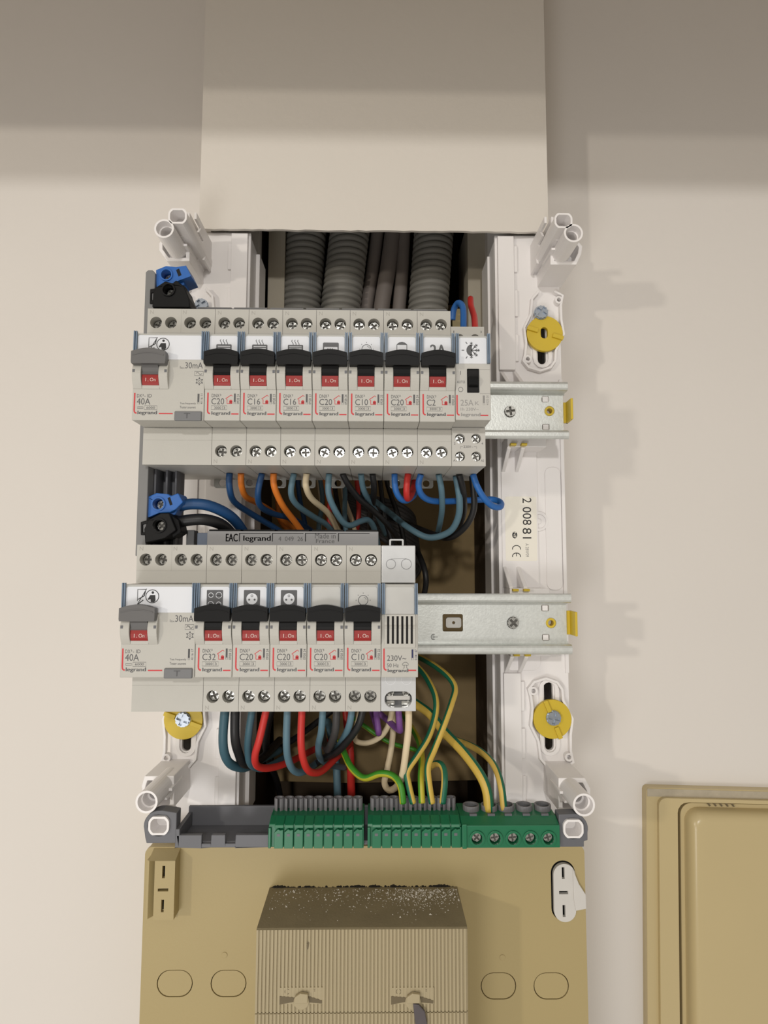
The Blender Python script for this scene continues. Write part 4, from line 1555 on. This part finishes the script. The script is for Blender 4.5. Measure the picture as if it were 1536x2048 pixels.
for k, (col, xa_, ya_, xb_, yb_) in enumerate(deep):
    h_ = 8 - 5 * (k % 6)
    wire([(xa_ - 6, ya_ - 50, h_ - 8), (xa_, ya_, h_), ((xa_ + xb_) / 2 + (5 if k % 2 else -5), (ya_ + yb_) / 2, h_ + 4), (xb_, yb_, h_), (xb_ + 4, yb_ + 60, h_ - 8), (xb_ + 2, yb_ + 170, h_ - 14)], col, 3.4,
         DEEP_L[k], 'wires deep between the rows')
fl = MB()
for k in range(13):
    pts = [P(690, 978 + 5 * k, -36 + k), P(748, 996 + 6 * k, -24), P(800 + 1.5 * k, 1010 + 8.5 * k, -22 - k), P(828 + 1.0 * k, 1040 + 8 * k, -34 - k), P(806, 1085 + 8 * k, -50), P(780, 1130 + 6 * k, -58)]
    fl.tube(pts, 1.9, 8)
solo('flat_sheath', fl, WIRE['grey'], 'dark ribbed flat cable sheath fanning out behind the black wires', 'cable')
wire([(836, 1105, 0), (848, 1135, 10), (852, 1165, 12), (846, 1200, 6)], 'black', 4.0, 'black wire curving beside the doorbell above the lower rail', UG)

LG = 'wires below the lower breakers'
ZL = RZ[1] - 41.7
HLW = 92


def lo_start(px, h=HLW):
    lo, hi = 1380.0, 1440.0
    for _ in range(30):
        m_ = (lo + hi) / 2
        if W(px, m_, h)[1] > ZL:
            lo = m_
        else:
            hi = m_
    return (px, hi, h)


Lw = [
    ([lo_start(452), (446, 1472, 92), (450, 1510, 88), (464, 1530, 80), (490, 1535, 66), (520, 1520, 40), (560, 1500, 10)], 'petrol', 4.9, 'thick petrol blue wire from the C32 hob breaker'),
    ([lo_start(471), (470, 1472, 92), (477, 1506, 84), (490, 1528, 74), (520, 1520, 50), (560, 1480, 10)], 'black', 4.9, 'thick black wire from the C32 hob breaker'),
    ([lo_start(508), (498, 1462, 92), (496, 1502, 86), (503, 1530, 78), (530, 1536, 60), (570, 1515, 30)], 'petrol', 4.0, 'petrol blue wire from the socket breaker beside the hob breaker'),
    ([lo_start(537), (520, 1474, 92), (510, 1512, 88), (515, 1532, 80), (538, 1536, 70), (574, 1526, 56), (630, 1498, 30), (660, 1480, 10)], 'red', 4.0, 'red wire from the socket breaker beside the hob breaker'),
    ([lo_start(576), (573, 1476, 92), (576, 1516, 86), (588, 1541, 76), (610, 1542, 62), (650, 1514, 18), (690, 1498, -26)], 'teal', 4.0, 'blue-grey wire from the socket breaker beside the blank breaker'),
    ([lo_start(605), (602, 1476, 92), (606, 1516, 88), (618, 1542, 80), (642, 1543, 68), (672, 1516, 50), (700, 1488, 30)], 'red', 4.0, 'red wire from the socket breaker beside the blank breaker'),
    ([lo_start(647), (643, 1459, 90), (637, 1490, 78), (640, 1515, 60), (660, 1530, 30), (690, 1535, -10)], 'teal', 3.8, 'blue-grey wire from the blank card breaker'),
    ([lo_start(674), (671, 1459, 88), (661, 1490, 74), (655, 1500, 60), (651, 1494, 44), (647, 1478, 24), (642, 1450, 0)], 'grey', 4.2, 'charcoal wire from the blank card breaker'),
    ([lo_start(706), (699, 1449, 90), (684, 1482, 72), (674, 1496, 54), (666, 1490, 34), (660, 1470, 16), (655, 1440, 0)], 'teal', 3.8, 'blue-grey wire from the lower light bulb breaker'),
    ([lo_start(729), (718, 1448, 90), (695, 1482, 82), (674, 1504, 72), (650, 1516, 55), (630, 1530, 35)], 'black', 4.0, 'black wire slanting from the lower light bulb breaker'),
    ([(690, 1400, -14), (695, 1450, -10), (700, 1500, -8), (702, 1560, -10), (704, 1640, -14)], 'red', 5.6, 'thick dark red cable dropping behind the black wires'),
    ([(655, 1440, -30), (668, 1490, -20), (673, 1530, -14), (675, 1590, -12), (676, 1640, -14)], 'teal', 5.4, 'thick blue-grey cable dropping behind the red loops'),
    ([(752, 1405, 60), (753, 1430, 62), (757, 1460, 64), (757, 1466, 56), (754, 1455, 40), (746, 1430, 20), (736, 1395, 0)], 'violet', 3.7, 'violet wire hanging straight down beside the black wire'),
    ([lo_start(795, 80), (799, 1450, 76), (798, 1460, 66), (770, 1436, 50), (740, 1410, 40)], 'violet', 3.7, 'violet wire bent back under the doorbell'),
    ([lo_start(817, 96), (817, 1453, 94), (812, 1500, 90), (804, 1552, 80), (792, 1574, 66), (778, 1580, 56), (769, 1566, 50), (774, 1540, 46), (782, 1500, 42), (786, 1455, 38), (782, 1400, 30)], 'ivory', 3.8, 'ivory wire looping down from the doorbell'),
    ([(784, 1420, 56), (777, 1450, 54), (760, 1474, 50), (732, 1486, 44), (710, 1478, 40), (716, 1440, 36), (722, 1400, 30)], 'ivory', 3.4, 'ivory wire sagging between the black wire and the violet wires'),
    ([(690, 1400, 0), (640, 1440, -8), (600, 1470, -20), (550, 1505, -40), (520, 1540, -60)], 'black', 4.2, 'black wire in the shadow behind the lower loops'),
    ([(548, 1400, 60), (538, 1440, 56), (532, 1480, 44), (536, 1515, 20), (556, 1570, -20), (566, 1640, -50)], 'black', 4.4, 'black wire in the shadow behind the red socket wire'),
]
for path, col, dd, lab in Lw:
    wire(path, col, dd, lab, LG)

GG = 'green and yellow earth wires'
HT = 84
E_ = [
    ([(800, 1300, 10), (840, 1339, 40), (858, 1364, 54), (871, 1395, 64), (871, 1429, 70), (858, 1472, 76), (836, 1509, 80), (815, 1542, 82), (817, 1568, 84), (826, 1606, HT)], 'gy', 3.6, 'earth wire bowing out beside the doorbell to the middle terminal'),
    ([(800, 1298, 0), (840, 1315, 26), (873, 1334, 44), (899, 1356, 56), (910, 1378, 62), (903, 1407, 68), (888, 1450, 74), (869, 1498, 78), (856, 1532, 82), (858, 1568, 84), (864, 1606, HT)], 'gy', 3.7, 'earth wire with the widest bend, just below the lower rail'),
    ([(790, 1380, 20), (839, 1412, 40), (863, 1431, 48), (890, 1465, 58), (927, 1504, 70), (959, 1547, 80), (974, 1582, 84), (978, 1622, 84)], 'yg', 5.6, 'thick earth cable, mostly yellow, entering the screw terminal block'),
    ([(880, 1470, 20), (936, 1489, 50), (970, 1510, 66), (991, 1536, 76), (1003, 1575, 84), (1008, 1622, 84)], 'ye', 3.9, 'thinner earth wire entering the screw terminal block'),
    ([(680, 1480, 50), (689, 1508, 56), (704, 1537, 64), (729, 1556, 70), (761, 1547, 76), (786, 1552, 80), (801, 1572, 84), (806, 1606, HT)], 'gg', 3.8, 'bright green earth wire waving in front of the recess'),
    ([(800, 1420, -40), (832, 1470, 20), (843, 1508, 62), (842, 1556, 80), (844, 1606, HT)], 'gs', 3.7, 'bright green earth wire dropping straight into the terminals'),
    ([(850, 1545, 60), (866, 1530, 70), (880, 1528, 76), (888, 1541, 80), (889, 1568, 84), (885, 1606, HT)], 'ye', 3.7, 'short earth wire bent like a cane over the terminals'),
    ([(700, 1430, 10), (723, 1448, 20), (777, 1484, 24), (828, 1499, 24), (842, 1506, 30)], 'gg', 2.8, 'thin earth wire in shadow behind the ivory wires'),
]
for path, col, dd, lab in E_:
    wire(path, col, dd, lab, GG, 16)

# ------------------------------------------------------------------ earth terminal bar
HH = 95.0
hb = thing('terminal_holder', P(744, 1690, 66), 'dark grey plastic terminal holder bar across the bottom of the frame', 'holder')
xh0, xh1 = W(350, 1690, HH)[0], W(1122, 1690, HH)[0]
zf0, zf1 = W(744, 1694, HH)[1], W(744, 1669, HH)[1]
zfl = W(744, 1643, 74)[1]
zbk = W(744, 1614, 74)[1]
tr_ = MB()
for a_, b_ in ((350, 403), (422, 450), (471, 537)):
    tr_.box(W(a_, 1690, HH)[0], W(b_, 1690, HH)[0], HH - 2.5, HH, zf0, zf1)
tr_.box(W(403, 1690, HH)[0], W(422, 1690, HH)[0], HH - 2.5, HH, zf0, zf0 + 2)
tr_.box(W(450, 1690, HH)[0], W(471, 1690, HH)[0], HH - 2.5, HH, zf0, zf0 + 2)
tr_.box(xh0, xh1, 72, HH - 2.5, zf0, zf0 + 2.2)
tr_.box(xh0, xh1, 70, 72, zf0, zbk)
tr_.box(xh0, xh0 + 2.2, 72, HH, zf0, zbk - 3)
part('tray', tr_, M_HOLDER, hb, .3)
for cxp, cyp, s in ((317, 1652, -1), (1147, 1658, 1)):
    x, z = W(cxp, cyp, HH)
    out = [(x + 7.6 * math.cos(math.radians(a)) * 1.0, z + 7.4 * math.sin(math.radians(a))) for a in range(0, 360, 15)]
    if s < 0:
        out = [(x + 9.2, z + 6.4), (x + 2, z + 7.6)] + [(x + 8.0 * math.cos(math.radians(a)), z + 7.6 * math.sin(math.radians(a))) for a in range(100, 200, 12)] + \
              [(x - 7.0, z - 6.2), (x - 6.2, z - 9.0), (x + 9.2, z - 9.0)]
    else:
        out = [(x - 7.6, z + 7.2)] + [(x + 8.0 * math.cos(math.radians(a)), z + 7.6 * math.sin(math.radians(a))) for a in range(80, -21, -12)] + \
              [(x + 7.6, z - 6.0), (x + 5.6, z - 6.6), (x + 5.6, z - 9.4), (x - 7.6, z - 9.4)]
    part('end_lug', MB().plate([out, circ(x, z, 5.9, 28, 5.4)], HH - 8, HH - .5), M_HOLDER, hb, .35)

GT = 'green earth terminal strips'
HGF = 97.0


def gprof():
    a0 = W(744, 1697, HGF)[1]
    a1 = W(744, 1656, HGF)[1]
    a2 = W(744, 1632, 90)[1]
    a3 = W(744, 1622, 84)[1]
    return a0, a1, a2, a3


G0, G1, G2, G3 = gprof()


def green_strip(px0, px1, first, pitch, n_, tube0, tpitch, label):
    x0, x1 = W(px0, 1680, HGF)[0], W(px1, 1680, HGF)[0]
    b = thing('earth_terminal_strip', ((x0 + x1) / 2, 72.3, G0), label, 'terminal strip', GT)
    bd = MB()
    bd.prism_x([(HGF - 2, G0), (HGF - 2, G1), (HGF - 2.4, G1 + 1.2), (88.5, G2), (78, G3), (73, G3), (73, G0 + .01)], x0, x1)
    part('strip_body', bd, M_GREEN, b, .3)
    for ea, eb in ((x0, x0 + 1.4), (x1 - .9, x1)):
        part('end_cheek', MB().box(ea, eb, HGF - 3, HGF - .4, G0, G1), M_GREEN, b, .3)
    pw = W(first + pitch, 1680, HGF)[0] - W(first, 1680, HGF)[0]
    xs0 = W(first, 1680, HGF)[0]
    zt1 = W(744, 1663, HGF)[1]
    lev = MB().plate([[(.25, G0 + .2), (pw - .35, G0 + .2), (pw - .35, zt1 + 1.0), (pw * .62, zt1 + .8), (pw * .45, zt1 + 1.3), (.25, zt1 - .3)]], HGF - 2, HGF + .2).mesh((0, 0, 0))
    up = MB().prism_x([(HGF - 2.2, zt1 + 1.6), (HGF - .9, zt1 + 1.4), (HGF - .9, G1), (HGF - 1.3, G1 + 1.2), (89.5, G2 + .2), (88, G2 - .3)], .25, pw - .35).mesh((0, 0, 0))
    dk = MB().box(pw * .30, pw * .62, HGF + .15, HGF + .3, zt1 - 2.2, zt1 - .9).mesh((0, 0, 0))
    bs = BASE[b.name]
    tubes = []
    tz0 = W(744, 1628, 84)[1]
    tz1 = W(744, 1598, 84)[1]
    # split tube: front open slit
    rt = 2.66
    prof = [(rt * math.sin(a_), rt * math.cos(a_)) for a_ in [math.radians(16 + (328.0 / 18) * i) for i in range(19)]]
    prof = prof + [(q * .72, r_ * .72) for q, r_ in reversed(prof)]
    tb = MB()
    tb.prism_z(prof, tz0 - 6, tz1)
    tbm = tb.mesh((0, 0, 0))
    for k in range(n_):
        put('lever', lev, M_GREEN, b, (xs0 + k * pw - bs[0], -bs[1], -bs[2]), .2)
        put('lever_head', up, M_GREEN, b, (xs0 + k * pw - bs[0], -bs[1], -bs[2]), .25)
        put('test_slot', dk, M_HOLDER, b, (xs0 + k * pw - bs[0], -bs[1], -bs[2]))
        xt = W(tube0 + k * tpitch, 1612, 84)[0]
        put('wire_tube', tbm, M_TUBE, b, (xt - bs[0], 81 - bs[1], -bs[2]))
    return b


green_strip(536, 727.5, 547.5, 19.9, 9, 557, 19.8, 'green nine-way earth terminal strip with empty grey wire tubes')
green_strip(735, 923.5, 743.5, 19.9, 9, 750, 19.1, 'green nine-way earth terminal strip holding five earth wires')

x0, x1 = W(924, 1680, HGF)[0], W(1120, 1680, HGF)[0]
b = thing('screw_terminal_block', ((x0 + x1) / 2, 72.3, G0), 'green five-way screw terminal block at the end of the bar', 'terminal block', GT)
scx = [W(px, 1677, HGF) for px in (954, 990, 1026, 1061, 1097)]
bd = MB()
zs1 = W(744, 1652, HGF)[1]
bd.plate([[(x0, G0), (x1, G0), (x1, zs1), (x0, zs1)]] + [circ(x, z, 2.9, 20) for x, z in scx], HGF - 5, HGF)
bd.prism_x([(HGF - 5, G0), (HGF - 5, zs1), (HGF - .4, zs1), (90, G2), (82, G3), (73, G3), (73, G0 + .01)], x0, x1)
part('block_body', bd, M_GREEN, b, .3)
for x, z in scx:
    part('screw_collar', MB().ring(x, z, 4.1, 2.9, HGF - 1, HGF + .8, 24), M_GREEN, b, .4)
    put_screw(b, x, HGF - 1.6, z, 2.5)
wh = W(941, 1680, HGF)[0]
part('end_rib', MB().box(x0, wh - 2.0, HGF, HGF + 1.2, G0, zs1 + 1.0), M_GREEN, b, .4)
so = MB()
zt0, zt1_ = W(744, 1634, 86)[1], W(744, 1606, 80)[1]
for k, px in enumerate((942, 978, 1012, 1048, 1085)):
    x, _ = W(px, 1620, 82)
    ro = 4.55
    prof = [(x + ro * math.cos(2 * math.pi * i / 20), 82 + ro * math.sin(2 * math.pi * i / 20)) for i in range(20)]
    so = MB()
    vs, fs = curve_fill([prof, [(x + 3.5 * math.cos(2 * math.pi * i / 20), 82 + 3.5 * math.sin(2 * math.pi * i / 20)) for i in range(20)]], (zt1_ - zt0) / 2 + 2)
    so.add([(p, q, (zt0 + zt1_) / 2 - 2 + r_) for p, q, r_ in vs], fs)
    part('wire_socket', so, M_TUBE, b, .25)
    wx = W(px + 4, 1635, 89)[0]
    part('mark_window', MB().box(wx - 2.0, wx + 2.0, 88.6, 90.4, G2 - 1.2, G2 + .9), M_HOLDER, b, .2)

# ------------------------------------------------------------------ meter base
HM = 66.0
mbx = thing('meter_base', P(728, 1880, 0), 'yellowed beige plastic meter base plate with ribbed breaker box', 'meter base')
xm0, xm1 = W(287, 1800, HM)[0], W(1171, 1800, HM)[0]
zm1 = W(728, 1692, HM)[1]
zm0 = zm1 - 225
outl = [(xm0, zm0), (xm1, zm0), (xm1, zm1 - 4)] + [(xm1 - 4 + 4 * math.cos(math.radians(a)), zm1 - 4 + 4 * math.sin(math.radians(a))) for a in (20, 45, 70, 90)] + \
       [(xm0 + 4 + 4 * math.cos(math.radians(a)), zm1 - 4 + 4 * math.sin(math.radians(a))) for a in (90, 110, 135, 160, 180)]
ko = []
for px in (349.5, 457, 997, 1102.5):
    x, z = W(px, 1967 if px < 700 else 1972, HM)
    ko.append((x, z))
holes = [rrect(x - 10.0, x + 10.0, z - 7.2, z + 7.2, 7.1, 6) for x, z in ko]
wx0, wz1 = W(1101, 1721, HM)
wx1, wz0 = W(1152, 1841, HM)
holes.append(rrect(wx0, wx1, wz0, wz1, (wx1 - wx0) / 2 - .1, 8))
pl = MB()
pl.plate([outl] + holes, HM - 3, HM)
part('base_plate', pl, M_BEIGE, mbx)
sd = MB()
sd.box(xm0, xm0 + 3, 0, HM - 3, zm0, zm1 - 3)
sd.box(xm1 - 3, xm1, 0, HM - 3, zm0, zm1 - 3)
sd.box(xm0 + 3, xm1 - 3, 0, HM - 3, zm1 - 5, zm1 - 2)
part('base_side', sd, M_BEIGE, mbx)
for x, z in ko:
    part('knockout', MB().plate([rrect(x - 9.55, x + 9.55, z - 6.75, z + 6.75, 6.7, 6)], HM - 3, HM - .1), M_BEIGE, mbx, .3)
for px, py in ((449, 1910), (1005, 1915)):
    x, z = W(px, py, HM)
    part('moulded_dot', MB().cyl(x, z, 1.6, HM, HM + .35, 18), M_BEIGE, mbx, .15)
# white slotted insert on the right
M_GREYW = mat('grey_white_plastic', (206, 203, 198), .5)
ins = MB()
cxw = (wx0 + wx1) / 2
slots = []
for dz in (10.4, -0.2, -10.2):
    zc = (wz0 + wz1) / 2 + dz - .6
    slots.append([(cxw - 2.6, zc - .9), (cxw + 2.6, zc - .9), (cxw + 2.6, zc + .9), (cxw - 2.6, zc + .9)] if abs(dz) < 2 else
                 [(cxw - .8, zc - 3.2), (cxw + .8, zc - 3.2), (cxw + .8, zc + 3.2), (cxw - .8, zc + 3.2)])
so_ = rrect(wx0 + 1.3, wx1, wz0 - .4, wz1 - 1.6, (wx1 - wx0 - 1.3) / 2 - .1, 8)
ins.plate([so_] + slots, HM - 1.5, HM + .8)
o = part('slotted_insert', ins, M_GREYW, mbx)
fx, fz = W(1150, 1780, HM + 2)
fl = MB()
fl.plate_px([[(1146, 1738), (1158, 1768), (1172, 1790), (1173, 1818), (1152, 1822), (1148, 1800)]], HM + .2, HM + 1.6)
part('torn_flap', fl, M_GREYW, o, .3)
part('insert_shade', MB().rect(wx0 - 1, wx1 + 1, wz0 - 1, wz1 + 1, HM - 4), M_DARK, o)  # dark sheet that makes the slots read as shaded
# raised slotted lug on the left
lx0, lz1 = W(292, 1712, HM)
lx1, lz0 = W(356, 1840, HM)
hl_ = HM + 9
qx0, qz1 = W(293, 1722, hl_)
qx1, qz0 = W(347, 1840, hl_)
cxl = W(326, 1780, hl_)[0]
slots = []
for py, v in ((1744, 1), (1780, 0), (1812, 1)):
    zc = W(326, py, hl_)[1]
    slots.append([(cxl - .75, zc - 3.3), (cxl + .75, zc - 3.3), (cxl + .75, zc + 3.3), (cxl - .75, zc + 3.3)] if v else
                 [(cxl - 2.9, zc - .75), (cxl + 2.9, zc - .75), (cxl + 2.9, zc + .75), (cxl - 2.9, zc + .75)])
lg = MB()
xsl = W(308, 1780, hl_)[0]
lg.plate([[(xsl, qz0), (qx1, qz0), (qx1, qz1), (xsl, qz1)]] + slots, hl_ - 2.4, hl_)
lg.box(xsl, qx1, HM, hl_ - 2.4, qz1 - 1.5, qz1)
lg.box(qx1 - 1.4, qx1, HM, hl_ - 2.4, qz0, qz1 - 1.5)
lg.prism_z([(qx0, HM), (qx0, hl_ - 1), (qx0 + 1.2, hl_ - 1), (xsl, HM + 3), (xsl, HM)], qz0, qz1)
lg.prism_x([(HM, qz1), (hl_, qz1), (HM, qz1 + 3.0)], qx0 + 1, qx1)
o = part('slotted_lug', lg, M_BEIGE, mbx)
part('lug_shade', MB().rect(xsl, qx1 - 1.4, qz0 + 1, qz1 - 2, HM + .2), M_DARK, o)  # dark sheet in place of shade behind the lug's slots

# ribbed breaker box on the meter base
HBf = 105.0
b0x, b1x = W(513, 1860, HBf)[0], W(935, 1860, HBf)[0]
bz1 = W(724, 1859, HBf)[1]
bzj = W(724, 2026, HBf)[1]
bz0 = zm0 + 4
zjt = bz1 + 1.8


def ribbed(z0_, z1_):
    npitch = 57
    prof = [(b0x, HM), (b0x, HBf)]
    pw = (b1x - b0x) / npitch
    for i in range(npitch):
        xa_ = b0x + i * pw
        prof += [(xa_ + pw * .55, HBf), (xa_ + pw * .66, HBf - .75), (xa_ + pw * .90, HBf - .75), (xa_ + pw, HBf)]
    prof[-1] = (b1x, HBf)
    prof += [(b1x, HM)]
    return MB().prism_z(prof, z0_, z1_)


bx_ = ribbed(bzj + .25, bz1)
bo = part('breaker_box', bx_, M_BEIGE2, mbx)
top = MB()
top.prism_x([(HM, bz1), (HBf, bz1), (HBf - 1, bz1 + .5), (HM, bz1 + 1.2)], b0x, b1x)
part('box_top', top, mat('box_top_shade_plastic', (136, 124, 96), .7, 0, .2, 60, .3, 700), bo)  # top coloured darker than the front, its shade put into the plastic
low = ribbed(bz0, bzj - .25)
part('lower_cover', low, M_BEIGE2, mbx)
M_SHADE_SCUFF = mat('recess_shade_and_scuff', (104, 92, 68), .6)  # brown for scuff and marks, and painted shade in the latch hollows
for px in (603, 826):
    x, z = W(px, 2002, HBf)
    lp = MB()
    lp.box(x - 11.2, x + 10.6, HBf - .9, HBf - .15, z - 1.6, z + 6.2)
    lo = part('latch_plate', lp, M_BEIGE2, bo, .15)
    bw = MB()
    bw.plate([[(x - 11.0, z + 2.4), (x - 3, z + 1.6), (x - 3, z - .2), (x - 11.0, z - 1.6)], [(x + 3, z + 2.4), (x + 10.2, z + .2), (x + 10.2, z - 1.2), (x + 3, z - .6)]], HBf - .3, HBf + .1)
    part('latch_recess_shade', bw, M_SHADE_SCUFF, lo)  # dark bow-tie patch painted for the shade of a hollow
    kn = MB()
    kn.cyl(x, z, 3.9, HBf, HBf + .8, 28)
    kn.plate([[(x - 3.2, z + .2), (x + 3.4, z + .2), (x + 3.4, z + 4.4), (x - .4, z + 4.8), (x - 3.2, z + 3.0)]], HBf + .4, HBf + 2.2)
    part('latch_knob', kn, M_BEIGE2, lo, .4)
    mk = MB()
    mk.stroke(circ(x - 7.2, z + 4.4, 1.2, 16), .3, HBf - .08, True)
    mk.stroke([(x + 5.6, z + 5.4), (x + 7.4, z + 5.4), (x + 7.4, z + 3.8)], .3, HBf - .08)
    mk.stroke([(x + 6.2, z + 4.6), (x + 7.2, z + 4.6)], .3, HBf - .08)
    part('moulded_mark', mk, M_SHADE_SCUFF, lo)
sm_ = MB()
x, z = W(615, 1892, HBf)
sm_.flat([[(x - .4, z - 2), (x + .5, z - 1.2), (x + .9, z + 1.6), (x + .3, z + 2.2), (x - .5, z + .5)]], HBf + .06)
part('scuff', sm_, M_SHADE_SCUFF, bo)
tg = MB()
tg.plate_px([[(826, 2008), (838, 2010), (850, 2024), (855, 2050), (852, 2075), (836, 2078), (830, 2045)]], HBf + 1, HBf + 2.2)
solo('lead_tag', tg, mat('dull_lead', (92, 86, 88), .6, .3, .15, 200), 'dull grey sealing tag hanging from the ribbed box latch', 'seal tag', None, .4)

# plaster crumbs on the box and grime along its back edge
cr = MB()
ztop_at = lambda h_: bz1 + .5 + .7 * (HBf - 1 - h_) / (HBf - 1 - HM)
for k in range(900):
    if rnd.random() < .6:
        u = min(.99, max(.02, rnd.gauss(.80, .11)))
        h_ = HM + 3 + abs(rnd.gauss(0, 9))
    else:
        u = rnd.uniform(.03, .98)
        h_ = HM + 2 + abs(rnd.gauss(0, 11))
    if h_ > HBf - 3:
        continue
    x = b0x + (b1x - b0x) * u
    s_ = rnd.uniform(.10, .45) if rnd.random() < .92 else rnd.uniform(.5, .9)
    z = ztop_at(h_)
    a_ = rnd.uniform(0, 3)
    v = []
    for i in range(3):
        an = a_ + i * 2.1
        v.append((x + s_ * math.cos(an), h_ + s_ * math.sin(an), z))
    v.append((x, h_, z + s_ * .9))
    cr.add(v, [(0, 1, 2), (0, 1, 3), (1, 2, 3), (0, 2, 3)])
solo('plaster_crumbs', cr, mat('plaster_crumb', (206, 200, 188), .9), 'white plaster crumbs scattered on top of the ribbed box', 'debris', None, 0, 'stuff')
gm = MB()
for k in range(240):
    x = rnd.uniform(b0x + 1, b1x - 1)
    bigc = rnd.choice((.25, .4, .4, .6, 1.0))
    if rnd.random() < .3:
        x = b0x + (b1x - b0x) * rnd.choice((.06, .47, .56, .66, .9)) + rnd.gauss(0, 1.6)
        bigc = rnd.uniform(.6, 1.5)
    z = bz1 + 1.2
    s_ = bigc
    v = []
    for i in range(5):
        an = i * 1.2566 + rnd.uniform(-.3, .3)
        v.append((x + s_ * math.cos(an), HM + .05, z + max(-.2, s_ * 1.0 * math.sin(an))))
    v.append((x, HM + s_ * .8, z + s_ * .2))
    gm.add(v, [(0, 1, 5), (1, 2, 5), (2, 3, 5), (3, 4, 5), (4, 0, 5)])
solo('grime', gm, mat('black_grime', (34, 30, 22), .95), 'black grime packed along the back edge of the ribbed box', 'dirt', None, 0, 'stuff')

# ------------------------------------------------------------------ flush box with cover, right
fb = thing('flush_box', P(1420, 1820, 0), 'yellowed cream flush wall box with rounded cover beside the meter base', 'wall box')
x0, z1 = W(1286, 1579, 7)
x1, z0 = x0 + 150, z1 - 230
ix0, iz1 = W(1346, 1604, 7)
M_CREAM = mat('cream_enamel', (194, 177, 134), .28, 0, .02, 30)
part('surround', MB().plate([rrect(x0, x1, z0, z1, 3), rrect(ix0, x1 - (ix0 - x0), z0 + (ix0 - x0), iz1, 7)], 0, 7), M_CREAM, fb, 1.6, None, 3)
ridge = MB()
fb.rotation_euler = (0, math.radians(1.6), 0)
rx0 = W(1316, 1800, 8)[0]
rx1 = W(1346, 1800, 10)[0]
ridge.plate([rrect(rx0, x1 - (rx0 - x0), z0 + (rx0 - x0), z1 - 5.5, 5), rrect(ix0 - .2, x1 - (ix0 - x0) + .2, z0 + (ix0 - x0) - .2, iz1 + .2, 7)], 6, 10)
part('raised_rim', ridge, M_CREAM, fb, 1.5, None, 4)
sm2 = MB()
sm2.plate([[(x0 + .6, z1 - 5.6), (x1 - .6, z1 - 5.2), (x1 - .6, z1 - .6), (x0 + .6, z1 - .6)]], 6.9, 7.25)
part('paint_smear', sm2, mat('smeared_wall_paint', (176, 166, 146), .7, 0, .16, 160, .5, 400), fb)
part('box_inside_shade', MB().rect(ix0 - 1, x1 - (ix0 - x0) + 1, z0 + (ix0 - x0) - 1, iz1 + 1, .6), M_DARK, fb)  # dark sheet, shade for the gap round the cover
dx0, dz1 = W(1356, 1608, 6)
dr = MB()
dr.plate([rrect(dx0, x1 - (dx0 - x0), z0 + (dx0 - x0), dz1, 8, 6)], 1, 5)
do = part('cover', dr, M_CREAM, fb, 1.0, None, 3)
ex0, ez1 = W(1392, 1648, 14)
dr = MB()
oo = rrect(dx0 + 2.5, x1 - (dx0 - x0) - 2.5, z0 + (dx0 - x0) + 2.5, dz1 - 2.5, 9, 6)
ii = rrect(ex0, x1 - (ex0 - x0), z0 + (ex0 - x0), ez1, 6, 6)
nn = len(oo)
rings = []
for k in range(7):
    t_ = k / 6
    e_ = 1 - math.cos(t_ * math.pi / 2)
    hh_ = 4.6 + 9.4 * math.sin(t_ * math.pi / 2)
    rings.append([(a_[0] + (b_[0] - a_[0]) * e_, hh_, a_[1] + (b_[1] - a_[1]) * e_) for a_, b_ in zip(oo, ii)])
vs = [v for r_ in rings for v in r_]
fs = [(k * nn + i, k * nn + (i + 1) % nn, (k + 1) * nn + (i + 1) % nn, (k + 1) * nn + i) for k in range(6) for i in range(nn)]
dr.add(vs, fs + [tuple(6 * nn + i for i in range(nn))], True)
part('cover_dome', dr, M_CREAM, do)
for k in range(5):
    px = 1410 + k * 12
    x, z = W(px, 1607, 7)
    part('vent_notch', MB().stroke([(x - 1.0, z + 1.4), (x + 1.4, z - 1.6)], .9, 7.3, False, 1), M_SHADE_SCUFF, do)
